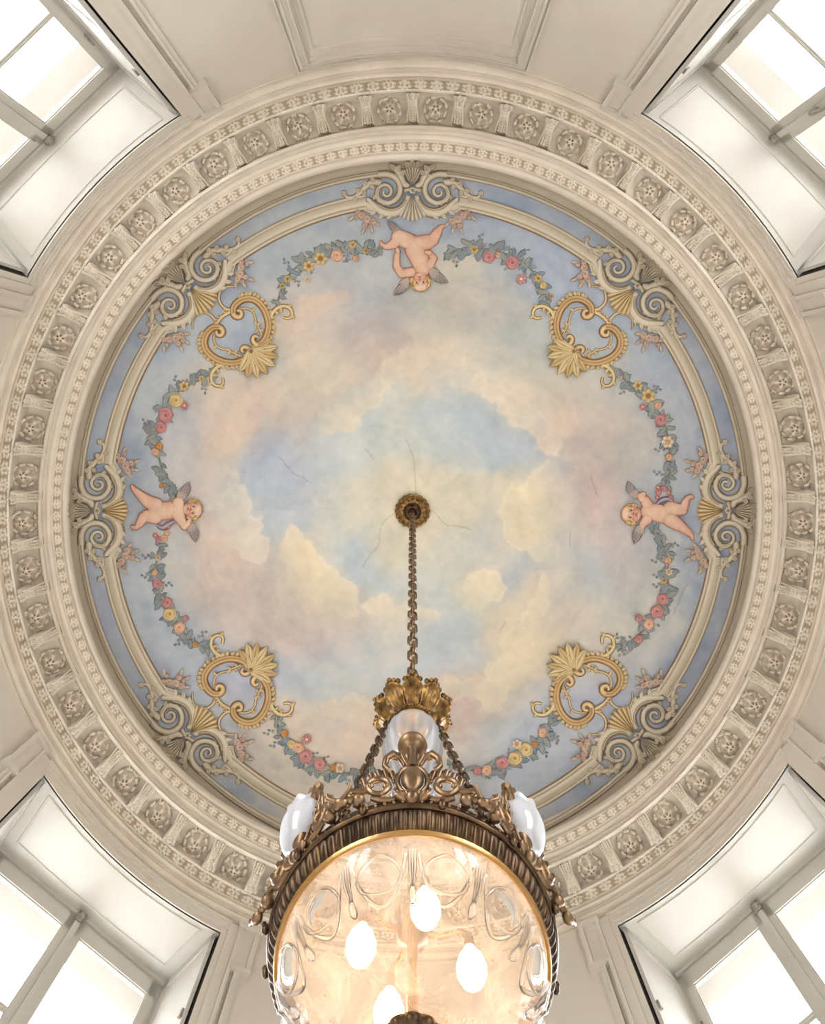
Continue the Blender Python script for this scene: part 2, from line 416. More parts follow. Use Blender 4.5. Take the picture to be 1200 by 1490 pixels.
    for s_ in (-1, 1):
        sash = MB(); t_out, t_in = HT-.10, .03
        fb = lambda t0, t1, n0, n1, z0, z1: lbox(sash, L, min(s_*t0, s_*t1), max(s_*t0, s_*t1), n0, n1, z0, z1)
        fb(t_in, t_in+.12, DF-.05, DF+.04, Z_SILL+.1, Z_HEAD-.10)
        fb(t_out-.12, t_out, DF-.05, DF+.04, Z_SILL+.1, Z_HEAD-.10)
        fb(t_in, t_out, DF-.05, DF+.04, Z_HEAD-.10-.20, Z_HEAD-.10)
        fb(t_in, t_out, DF-.05, DF+.04, Z_SILL+.1, -1.0)
        for z in rowsZ[1:-1]:
            fb(t_in+.1, t_out-.1, DF-.03, DF+.035, z-.0, z+.07); fb(t_in+.1, t_out-.1, DF-.045, DF+.035, z+.02, z+.05)
        # glazing bead around every light
        for k in range(len(rowsZ)-1):
            z1, z0 = (rowsZ[k] if k else Z_HEAD-.30), rowsZ[k+1]+.07
            for q in (t_in+.12, t_out-.135): fb(q, q+.015, DF-.03, DF+.0, z0, z1)
            fb(t_in+.12, t_out-.12, DF-.03, DF, z1-.015, z1)
        so = part(sash, 'sash', 'white', smooth=False)
        for k in range(len(rowsZ)-1):
            pm = MB(); z1, z0 = (rowsZ[k] if k else Z_HEAD-.28), rowsZ[k+1]+.05
            lbox(pm, L, min(s_*(t_in+.1), s_*(t_out-.1)), max(s_*(t_in+.1), s_*(t_out-.1)), DF+.005, DF+.009, z0, z1)
            part(pm, 'pane', 'pane', so, smooth=False)
        hg = MB()
        for z in (8.75, 6.5, 4.2):
            lbox(hg, L, s_*(HT-.10)-.014, s_*(HT-.10)+.014, DF-.085, DF-.05, z-.09, z+.09)
            hg.ball(L(s_*(HT-.10), DF-.068, z+.1), .02, 8, 6); hg.ball(L(s_*(HT-.10), DF-.068, z-.1), .02, 8, 6)
        part(hg, 'hinge', 'steel')
    mb = MB(); lbox(mb, L, -.045, .045, DF-.09, DF-.045, Z_SILL+.1, Z_HEAD-.12)
    part(mb, 'meeting_stile', 'white', smooth=False)
    mb = MB()      # cremone bolt keeper at the head, rod and handle
    lbox(mb, L, -.06, .06, DF-.12, DF-.09, Z_HEAD-.17, Z_HEAD-.03)
    mb.ball(L(0, DF-.12, Z_HEAD-.10), (.055, .055, .05), 10, 6); mb.ball(L(.06, DF-.10, Z_HEAD-.07), .03, 8, 6); mb.ball(L(-.06, DF-.10, Z_HEAD-.07), .03, 8, 6)
    part(mb, 'bolt_keeper', 'steel')
    mb = MB(); mb.tube([L(0, DF-.16, 8.62), L(.02, DF-.18, 8.50), L(.04, DF-.19, 8.36), L(.03, DF-.2, 8.28)], [.03, .028, .024, .03], 8); mb.ball(L(0, DF-.12, 8.62), (.05, .05, .09), 10, 6)
    if wi == 1: part(mb, 'latch_handle', 'steel')
    # outer stone reveal beyond the glass
    mb = MB()
    lbox(mb, L, -HT-.5, HT+.5, DF+.14, DF+.66, Z_HEAD-.02, Z_HEAD+.6)
    for s_ in (-1, 1): lbox(mb, L, min(s_*(HT-.02), s_*(HT+.6)), max(s_*(HT-.02), s_*(HT+.6)), DF+.14, DF+.66, Z_SILL-.5, Z_HEAD+.1)
    lbox(mb, L, -HT-.5, HT+.5, DF-.0, DF+.6, Z_SILL-.5, Z_SILL-.08)
    part(mb, 'outer_reveal', 'ext', smooth=False)
    # inner sill board
    mb = MB(); rows = []
    for i in range(N+1):
        u = -1+2*i/N; ti, to = u*(HW+.03), u*(HW+.03)
        rows.append([L(ti, wall_n(a, ti)-.03, Z_SILL), L(to, DF+.05, Z_SILL)])
    mb.grid(rows); part(mb, 'window_sill', 'white', smooth=False)
    # eared architrave on the wall
    mb = MB(); pw = lambda m_: m_/6.72
    for s_, e in ((-1, e0), (1, e1)):
        for w0_, w1_, d in ((0, .09, .03), (.09, .24, .055), (.24, .30, .10)):
            x0, x1 = e+s_*pw(w0_), e+s_*pw(w1_); slab(mb, min(x0, x1), max(x0, x1), Z_SILL, Z_HEAD+.18, -.02, d, 4)
        for w0_, w1_, d in ((.36, .40, .07), (.40, .46, .045)):
            x0, x1 = e+s_*pw(w0_), e+s_*pw(w1_); slab(mb, min(x0, x1), max(x0, x1), Z_SILL, 9.14, -.02, d, 4)
        # the ear
        for w0_, w1_, d in ((.24, .50, .06), (.50, .57, .11)):
            x0, x1 = e+s_*pw(w0_), e+s_*pw(w1_); slab(mb, min(x0, x1), max(x0, x1), 9.16, 9.87, -.02, d, 5)
        x0, x1 = e+s_*pw(.28), e+s_*pw(.59); slab(mb, min(x0, x1), max(x0, x1), 9.12, 9.17, -.02, .12, 5)
        x0, x1 = e+s_*pw(.22), e+s_*pw(.58); slab(mb, min(x0, x1), max(x0, x1), 9.80, 9.86, -.02, .13, 5)
    for z0_, z1_, d in ((Z_HEAD-.0, Z_HEAD+.06, .02), (Z_HEAD+.06, Z_HEAD+.13, .04), (Z_HEAD+.13, Z_HEAD+.17, .06), (Z_HEAD+.17, Z_HEAD+.20, .08)):
        slab(mb, e0-pw(.10), e1+pw(.10), z0_, z1_, -.02, d)
    part(mb, 'architrave', 'wall', smooth=False)
# ------------------------------------------------------------------ painted dome
CYD = 742.5; ER = bside(484)/484
COVE = [(484,11.405),(491,11.36),(495,11.28),(497.5,11.15),(499,11.02),(499.6,10.92)]
def Zs(px, py):
    s = sqrt((px-600)**2+((py-CYD)/ER)**2)
    if s <= 484: return 12-.595*(s/484)**2
    for (a, z0), (b_, z1) in zip(COVE, COVE[1:]):
        if s <= b_: return z0+(z1-z0)*(s-a)/(b_-a)
    return 10.90
def T(px, py, h=0.0): return W(px, py, Zs(px, py)-h*.6-.004)
KP = .74
def vnoise(x, y, seed, sc):
    rng = np.random.RandomState(seed); G = rng.rand(257, 257); G[256] = G[0]; G[:, 256] = G[:, 0]
    X = np.mod(x/sc, 256); Y = np.mod(y/sc, 256); i = X.astype(int); j = Y.astype(int); u = X-i; v = Y-j
    u = u*u*(3-2*u); v = v*v*(3-2*v)
    return (G[i, j]*(1-u)+G[i+1, j]*u)*(1-v)+(G[i, j+1]*(1-u)+G[i+1, j+1]*u)*v-.5
def fbm(x, y, seed, sc, o=4, g=.55):
    t = 0; am = 1; 
    for k in range(o): t = t+am*vnoise(x+31*k, y+17*k, seed+k, sc/(2**k)); am *= g
    return t
# the fresco's sky: colours read across the vault
CP = [(600,743,218,206,181),(600,690,216,204,180),(660,743,214,203,181),(540,743,212,203,184),(600,800,214,203,180),(640,640,190,196,196),(700,600,184,191,193),
(770,655,174,186,195),(735,640,178,189,196),(560,620,200,199,189),(500,650,195,200,199),(440,600,205,193,179),(470,540,209,197,178),(385,690,176,187,199),(340,720,211,203,191),
(330,620,209,194,176),(300,560,206,196,181),(250,600,190,192,192),(400,745,182,190,196),(430,700,190,195,197),(500,760,205,203,192),(440,820,218,203,176),(480,860,216,202,175),
(525,830,178,190,199),(400,820,198,190,180),(340,800,203,186,174),(330,860,199,183,172),(320,900,196,186,178),(400,900,197,183,172),(460,930,199,183,175),(520,890,197,184,177),
(570,885,214,200,177),(590,860,192,196,194),(550,940,196,196,190),(500,965,186,191,191),(440,1000,180,187,192),(510,1015,196,194,184),(450,1060,206,191,175),(520,1060,205,190,174),
(480,1045,210,196,177),(380,1080,198,188,176),(640,900,184,191,193),(640,960,188,193,193),(690,860,217,204,176),(650,830,200,199,190),(745,830,181,187,193),(690,800,194,195,193),
(770,740,216,203,176),(740,780,214,202,178),(820,780,202,194,183),(830,700,201,186,177),(850,620,197,184,175),(820,590,211,197,177),(770,570,213,200,180),(755,610,212,198,179),
(700,540,205,198,184),(650,500,209,199,182),(600,520,209,197,178),(560,490,193,182,172),(510,500,198,186,176),(455,450,202,188,175),(490,435,204,186,172),(530,440,186,189,188),
(600,455,178,179,172),(560,460,180,180,174),(680,460,184,176,167),(730,450,188,184,175),(740,490,182,184,179),(720,420,199,196,186),(660,400,210,200,184),(560,400,190,193,193),
(480,410,189,191,190),(790,520,186,186,179),(880,570,197,192,182),(910,650,194,187,178),(870,760,200,188,178),(930,800,190,187,182),(850,830,174,184,190),(800,860,204,191,176),
(770,900,216,201,175),(750,960,214,199,173),(700,1010,204,188,173),(680,1040,198,181,169),(730,1060,186,188,186),(780,1070,172,178,188),(860,960,200,191,177),(900,860,194,191,184),
(850,880,206,197,181),(950,720,182,186,190),(960,600,184,188,191),(980,550,176,182,190),(1010,700,178,183,190),(1010,820,176,182,190),(960,900,194,190,182),(860,1000,172,177,190),
(240,520,180,187,192),(250,700,196,194,189),(240,800,194,192,187),(200,700,178,185,192),(190,820,178,184,192),(230,900,184,188,190),(350,1000,172,176,188),(280,950,178,184,190),
(350,480,174,181,188),(850,480,176,183,189),(420,350,180,184,186),(500,340,176,181,184),(700,340,178,184,192),(780,380,172,181,194),(600,340,170,180,192),(850,420,172,181,193),
(300,1100,180,184,188),(430,1130,196,187,174),(500,1150,198,188,175),(560,1140,200,191,178),(650,1140,186,184,180),(760,1140,178,182,188),(850,1090,178,182,188),(600,1100,200,190,178),
(600,265,152,164,182),(430,285,158,168,180),(770,290,152,163,181),(300,370,156,166,180),(900,390,148,160,178),(190,500,160,168,180),(1010,520,150,160,176),(135,640,158,168,182),
(1070,640,150,160,178),(135,860,154,163,180),(1065,860,152,160,174),(200,1000,158,165,178),(1000,1000,154,162,176),(330,1160,160,166,176),(860,1160,156,162,172),(600,1225,164,168,174)]
# bright cumulus banks with a crisp lit rim: (circles, body colour, rim colour, fade direction (towards the soft side))
CL = [([(755,745,26),(765,775,30),(785,720,30),(750,715,14),(815,740,40),(795,690,20),(790,800,22)], (213,201,175), (226,213,189), (1,0), 60),
([(700,855,24),(690,875,22),(672,890,18),(716,862,14)], (218,205,178), (226,214,190), (-.6,.8), 34),
([(430,800,22),(445,830,28),(470,850,30),(495,862,22),(425,775,14),(505,885,18)], (218,203,174), (228,214,188), (-.6,.7), 55),
([(545,890,14),(562,884,16),(580,892,16),(600,888,14),(622,898,16),(570,905,22)], (216,202,178), (226,213,190), (0,1), 30),
([(345,715,16),(340,740,22),(355,765,24),(370,800,22),(335,690,14),(330,770,30)], (208,198,184), (222,212,196), (-1,.1), 50),
([(540,575,20),(520,595,16),(500,610,18),(555,560,14),(480,620,16),(500,575,30)], (209,197,176), (222,209,186), (-.6,-.8), 50),
([(700,560,14),(722,575,16),(745,590,18),(760,612,18),(790,620,22),(800,645,18),(770,585,28),(815,610,30)], (211,197,177), (224,210,188), (.7,-.7), 60),
([(640,500,20),(665,512,18),(600,525,26),(570,535,20),(620,490,24)], (210,198,179), (218,206,186), (0,-1), 50),
([(700,556,8),(680,560,10),(665,556,8)], (208,200,184), (214,206,190), (0,-1), 14),
([(425,470,22),(455,450,20),(480,440,16),(500,430,12),(410,490,20)], (206,188,172), (212,194,176), (.5,.8), 36),
([(770,910,20),(760,940,28),(740,980,30),(715,1010,24),(785,880,18),(790,850,14)], (216,201,174), (222,208,182), (.7,.3), 60),
([(620,1030,14),(660,1005,20),(690,1000,22),(640,1010,16)], (208,193,174), (216,202,180), (0,1), 30),
([(930,620,14),(940,640,14),(925,650,18)], (198,190,179), (206,198,188), (-1,0), 30),
([(510,1035,20),(540,1045,22),(480,1040,18),(450,1050,20)], (208,193,174), (214,200,180), (0,1), 36),
([(650,395,18),(680,392,20),(620,400,16)], (212,202,184), (214,204,188), (0,1), 40),
]
def paint_sky(x, y):
    wx = fbm(x, y, 11, 70, 4)*34; wy = fbm(x, y, 23, 70, 4)*34
    # brush drag follows the swirl around the middle
    dx = x-600; dy = y-743; r = np.hypot(dx, dy)+1e-3
    sw = fbm(r*1.2+wx*.8, np.arctan2(dy, dx)*170+r*.5, 5, 60, 3)
    tx = -dy/r; ty = dx/r
    X = x+wx*.9+tx*sw*26; Y = y+wy*.9+ty*sw*26
    num = np.zeros(x.shape+(3,)); den = np.zeros(x.shape)
    for (cx, cy, *c) in CP:
        rr = sqrt((cx-600)**2+(cy-743)**2)
        d2 = ((X-cx)**2+(Y-cy)**2)
        # influence stretched along the swirl
        if rr > 30:
            ux, uy = -(cy-743)/rr, (cx-600)/rr
            al = (X-cx)*ux+(Y-cy)*uy; d2 = d2-al*al*.45
        wgt = np.exp(-d2/(2*25**2))+1e-3*np.exp(-d2/(2*70**2))+1e-9
        for k in range(3): num[..., k] += wgt*c[k]
        den += wgt
    col = num/den[..., None]
    for circ, body, rim, fd, soft in CL:
        ex = fbm(x, y, 41, 26, 4)*15; ey = fbm(x, y, 47, 26, 4)*15
        f = np.full(x.shape, -1e9)
        for cx, cy, cr in circ:
            f = np.maximum(f, cr-np.hypot(x+ex-cx, y+ey-cy))
        mx = np.mean([c[0] for c in circ]); my = np.mean([c[1] for c in circ])
        side = ((x-mx)*fd[0]+(y-my)*fd[1])/soft
        a = 1/(1+np.exp(-np.clip(f*1.0, -30, 30)))*1/(1+np.exp(np.clip((side-.25)*5, -30, 30)))
        rimw = np.exp(-np.clip(f-2, 0, 99)/9.)
        cc = np.array(body)[None, None]*(1-rimw[..., None])+np.array(rim)[None, None]*rimw[..., None] if x.ndim == 2 else None
        col = col*(1-a[..., None]*.85)+cc*a[..., None]*.85
    # streaks and scumbled wear
    st = fbm(r*1.6+wx, np.arctan2(dy, dx)*150+wy, 71, 40, 5, .6)
    gr = fbm(x, y, 81, 9, 3)
    mo = fbm(x, y, 91, 34, 4)
    col += (st*10)[..., None]*np.array([1.0, .85, .7])+(gr*5)[..., None]+(mo*12)[..., None]*np.array([1, .7, .35])
    # blue washes towards the rim
    wash = np.clip(fbm(x*1.0, y*1.0, 101, 50, 3)-.12, 0, 1)*np.clip((r-300)/120, 0, 1)
    col -= wash[..., None]*np.array([42, 32, 20])
    ex_ = np.clip(col[..., 2]-col[..., 0], 0, 99)*np.clip((450-r)/30, 0, 1); col[..., 0] += ex_*.2; col[..., 1] += ex_*.06
    bandm = np.clip((np.hypot(dx, dy/1.02)-452)/8, 0, 1); col += bandm[..., None]*np.array([16, 14, 13]); mu = np.array([197, 191, 184]); col = np.where((r < 440)[..., None], mu+(col-mu)*1.18, col)
    pk = np.clip(fbm(x, y, 131, 90, 3)+.05, 0, 1)*np.exp(-((r-270)/110)**2); col += pk[..., None]*np.array([6, -8, -6])
    # hairline cracks
    for pts in CRACKS:
        for (x0, y0), (x1, y1) in zip(pts, pts[1:]):
            vx, vy = x1-x0, y1-y0; l2 = vx*vx+vy*vy
            box = (x > min(x0, x1)-4) & (x < max(x0, x1)+4) & (y > min(y0, y1)-4) & (y < max(y0, y1)+4)
            t = np.clip(((x[box]-x0)*vx+(y[box]-y0)*vy)/l2, 0, 1)
            d = np.hypot(x[box]-x0-t*vx, y[box]-y0-t*vy)
            col[box] -= (np.exp(-(d/.8)**2)*24)[:, None]
    return col
def crack(x, y, a, n, step, wob, seed):
    R = random.Random(seed); p = [(x, y)]
    for i in range(n): a += R.uniform(-wob, wob); x += step*cos(a); y += step*sin(a); p.append((x, y))
    return p
CRACKS = [crack(605,718,-1.50,9,9,.25,3), crack(575,748,3.0,12,8,.45,4), crack(625,742,.15,8,9,.6,6), crack(405,665,.9,8,8,.5,8), crack(860,690,1.5,5,7,.4,9),
          crack(830,775,1.6,3,7,.3,10), crack(530,652,.8,3,7,.3,12), crack(440,1120,-.3,5,9,.5,13), crack(320,1105,.4,7,9,.5,14), crack(1000,850,1.9,6,8,.4,15), crack(735,905,2.2,3,6,.3,16)]
NG = 720
def dome_mesh():
    # square grid folded onto the disc, so the paint is even everywhere
    g = np.linspace(-1, 1, NG); U, V = np.meshgrid(g, g, indexing='ij')
    DX = U*np.sqrt(1-V*V/2)*484; DY = V*np.sqrt(1-U*U/2)*484*ER
    px = 600+DX; py = CYD+DY
    col = np.clip(paint_sky(px, py), 0, 255)/255
    lin = np.where(col <= .04045, col/12.92, ((col+.055)/1.055)**2.4)*KP
    s2 = (DX/484)**2+(DY/ER/484)**2; Z = 12-.595*s2
    v = np.stack([(px-VX)*Z/F, (py-VY)*Z/F, Z+CZ], -1).reshape(-1, 3)
    idx = np.arange(NG*NG).reshape(NG, NG)
    q = np.stack([idx[:-1, :-1], idx[1:, :-1], idx[1:, 1:], idx[:-1, 1:]], -1).reshape(-1, 4)
    me = bpy.data.meshes.new('ceiling'); me.vertices.add(len(v)); me.vertices.foreach_set('co', v.astype(np.float32).reshape(-1))
    me.loops.add(q.size); me.loops.foreach_set('vertex_index', q.astype(np.int32).reshape(-1))
    me.polygons.add(len(q)); me.polygons.foreach_set('loop_start', np.arange(0, q.size, 4, dtype=np.int32))
    me.update(calc_edges=True); me.polygons.foreach_set('use_smooth', np.ones(len(q), bool))
    at = me.color_attributes.new('Col', 'FLOAT_COLOR', 'POINT')
    at.data.foreach_set('color', np.concatenate([lin.reshape(-1, 3), np.ones((NG*NG, 1))], 1).astype(np.float32).reshape(-1))
    me.materials.append(M['fresco'])
    o = bpy.data.objects.new('ceiling', me); C.objects.link(o); o['kind'] = 'structure'
    return o
dome_mesh()

# ------------------------------------------------------------------ relief brushes (they model raised stucco on the vault)
def pc(c, k=1.0):
    r = srgb(*[min(255, q*k) for q in c]); return (r[0]*KP, r[1]*KP, r[2]*KP, 1)
def mixc(a, b, t): return tuple(a[i]*(1-t)+b[i]*t for i in range(3))
def spline(pts, n=6):
    P = [pts[0]]+list(pts)+[pts[-1]]; out = []
    for i in range(1, len(P)-2):
        p0, p1, p2, p3 = P[i-1:i+3]
        for k in range(n):
            t = k/n
            out.append(tuple(.5*((2*p1[j])+(-p0[j]+p2[j])*t+(2*p0[j]-5*p1[j]+4*p2[j]-p3[j])*t*t+(-p0[j]+3*p1[j]-3*p2[j]+p3[j])*t**3) for j in range(2)))
    out.append(tuple(pts[-1])); return out
def swept(mb, pts, prof, tap=lambda s: 1, base=0.0, mitre=True):
    """prof: (offset, height m, colour). offset + = left of travel"""
    n = len(pts); rows = []; cols = []
    for i, p in enumerate(pts):
        a = pts[max(0, i-1)]; b_ = pts[min(n-1, i+1)]
        tx, ty = b_[0]-a[0], b_[1]-a[1]; l = sqrt(tx*tx+ty*ty) or 1; nx, ny = -ty/l, tx/l
        k = tap(i/(n-1))
        rows.append([T(p[0]+nx*o*k, p[1]+ny*o*k, base+h*min(1, k+.2)) for o, h, c in prof]); cols.append([pc(c) for o, h, c in prof])
    mb.grid(rows, False, cols)
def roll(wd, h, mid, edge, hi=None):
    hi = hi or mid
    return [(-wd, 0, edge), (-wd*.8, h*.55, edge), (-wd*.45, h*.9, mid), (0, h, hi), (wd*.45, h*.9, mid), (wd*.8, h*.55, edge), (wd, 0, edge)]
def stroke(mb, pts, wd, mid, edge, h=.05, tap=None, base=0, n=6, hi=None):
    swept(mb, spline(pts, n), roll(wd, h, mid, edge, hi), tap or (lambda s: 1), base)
def leaf(mb, x, y, ang, ln, wd, c, edge, h=.03, base=.0, bend=.0, lob=0):
    rows = []; cols = []; N = 8
    for i in range(N+1):
        s_ = i/N; aa = ang+bend*(s_-.5); cx = x+ln*s_*cos(ang+bend*s_*.5); cy = y+ln*s_*sin(ang+bend*s_*.5)
        ww = wd*(sin(pi*min(1, s_*.92+.08))**.8)*(1 if not lob else (.75+.35*abs(sin(s_*lob*pi)))) if i < N else 0.02
        if i == 0: ww = wd*.18
        r_ = []; c_ = []
        for o, hh in ((-1, 0), (-.75, .7), (-.15, 1), (0, .65), (.15, 1), (.75, .7), (1, 0)):
            r_.append(T(cx-sin(aa)*o*ww, cy+cos(aa)*o*ww, base+h*hh)); c_.append(pc(edge if abs(o) == 1 or o == 0 else mixc(c, edge, .0 if abs(o) < .5 else .25)))
        rows.append(r_); cols.append(c_)
    mb.grid(rows, False, cols)
def flower(mb, x, y, r, c, dark, heart, h=.06, kind='rose', base=.01, ph=0):
    rows = []; cols = []; N = 30
    for i in range(N):
        a = 2*pi*i/N; r_ = []; c_ = []
        for j in range(9):
            t = j/8
            if kind == 'rose':
                lob = 1-.10*abs(sin(a*2.5+ph)); sp = .5+.5*sin(t*13+a*1.0*(1 if t < .6 else 2)+ph)
                cc = mixc(c, dark, min(1, .75*(1-sp)**2+(.5 if t > .93 else 0))); hh = (1-t**3)*(.8+.25*sp)
                if t < .15: cc = dark
            else:
                lob = 1-.22*abs(sin(a*3+ph)); cc = mixc(c, dark, .55*(abs(sin(a*3+ph))**3)+(.45 if t > .93 else 0)); hh = (1-t**3)*(.75-.3*abs(sin(a*3+ph)))
                if t < .3: cc = heart; hh = 1
                elif t < .4: cc = dark
            r_.append(T(x+r*t*lob*cos(a), y+r*t*lob*sin(a), base+h*hh)); c_.append(pc(cc))
        rows.append(r_); cols.append(c_)
    mb.grid(rows, True, cols)
def fan(mb, x, y, a0, a1, r0, r1, nr, c, dark, h=.08, base=.0, flare=.12, hi=None):
    hi = hi or c
    N = nr*6; rows = []; cols = []
    for i in range(N+1):
        u = i/N; a = a0+(a1-a0)*u; k = abs(sin(u*nr*pi)); r_ = []; c_ = []
        rr = r0+(r1-r0)*(.86+.14*k**.6)*(1-flare*abs(2*u-1)**2)
        for j in range(9):
            t = j/8; q = r0*.3+(rr-r0*.3)*t
            r_.append(T(x+q*cos(a), y+q*sin(a), base+h*(.35+.65*k)*(sin(pi*min(1, .12+t*.80))) if 0 < i < N else base))
            c_.append(pc(mixc(mixc(hi, dark, (1-k)**1.2*.95), dark, .55 if j == 8 else (.3 if t < .15 else 0))))
        rows.append(r_); cols.append(c_)
    mb.grid(rows, False, cols)

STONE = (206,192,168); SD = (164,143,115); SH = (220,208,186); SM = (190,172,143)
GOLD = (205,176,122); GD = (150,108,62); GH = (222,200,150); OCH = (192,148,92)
PINK = (204,178,160); PD = (166,124,108)
# long moulded frames between the ornaments
def ell(th, a, b): return (600+a*cos(th), 743+b*sin(th))
ORN = [radians(-90+45*k) for k in range(8)]
kinds = ['over the northern cherub', 'at the upper right', 'on the right behind the right cherub', 'at the lower right', 'at the bottom behind the lantern', 'at the lower left', 'on the left behind the left cherub', 'at the upper left']
def tf(k):
    """template (u across, v = y at the top ornament) -> plan position at ornament k"""
    al = ORN[k]; sc = {0: 1., 4: 1.035}.get(k, .985 if k in (2, 6) else .993)
    def f(u, v):
        R_ = (743-v)*sc; th = al+u/(R_ if abs(u) < 60 else R_)
        rr = R_
        return (600+rr*cos(th), 743+rr*sin(th))
    return f
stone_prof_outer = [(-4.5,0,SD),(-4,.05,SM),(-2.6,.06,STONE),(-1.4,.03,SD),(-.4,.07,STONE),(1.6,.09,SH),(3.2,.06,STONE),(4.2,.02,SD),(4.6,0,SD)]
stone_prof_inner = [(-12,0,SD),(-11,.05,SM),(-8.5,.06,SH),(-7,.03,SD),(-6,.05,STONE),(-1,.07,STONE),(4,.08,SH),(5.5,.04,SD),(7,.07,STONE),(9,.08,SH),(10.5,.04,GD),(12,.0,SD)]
segn = ['north-east', 'east by north', 'east by south', 'south-east', 'south-west', 'west by south', 'west by north', 'north-west']
seglab = ['upper right of the top cherub', 'between upper right scrolls and right cherub', 'below the right cherub', 'right of the lantern top', 'left of the lantern top', 'below the left cherub', 'above the left cherub', 'upper left of the top cherub']
def abq(k): return {0: 0, 4: 0}.get(k, 0)
for k in range(8):
    al0, al1 = ORN[k], ORN[(k+1) % 8]+(2*pi if k == 7 else 0)
    f0, f1 = tf(k), tf((k+1) % 8)
    r0o, r1o = [sqrt((f(0, 251)[0]-600)**2+(f(0, 251)[1]-743)**2) for f in (f0, f1)]
    root = empty('ceiling_moulding', W(*ell((al0+al1)/2, 440, 449), 11.45), 'long cream and ochre moulded frame strip on the painted ceiling, '+seglab[k], 'moulding', 'curved frame mouldings around the ceiling')
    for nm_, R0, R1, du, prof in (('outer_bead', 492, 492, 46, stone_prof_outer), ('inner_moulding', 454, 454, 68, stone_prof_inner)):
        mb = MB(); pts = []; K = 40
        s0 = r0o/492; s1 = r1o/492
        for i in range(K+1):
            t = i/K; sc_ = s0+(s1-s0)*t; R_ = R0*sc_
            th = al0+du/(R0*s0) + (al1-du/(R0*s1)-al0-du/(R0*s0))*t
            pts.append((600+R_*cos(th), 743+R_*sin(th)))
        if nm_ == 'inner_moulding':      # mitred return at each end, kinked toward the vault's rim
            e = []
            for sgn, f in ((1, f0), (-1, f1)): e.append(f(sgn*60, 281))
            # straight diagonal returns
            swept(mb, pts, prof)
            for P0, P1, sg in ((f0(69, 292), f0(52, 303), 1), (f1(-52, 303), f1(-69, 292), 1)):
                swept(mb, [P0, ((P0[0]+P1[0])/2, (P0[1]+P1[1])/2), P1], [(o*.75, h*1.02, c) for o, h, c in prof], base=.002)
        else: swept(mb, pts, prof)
        o = mb.build(nm_, 'relief', root); o.location = [-q for q in root.location]

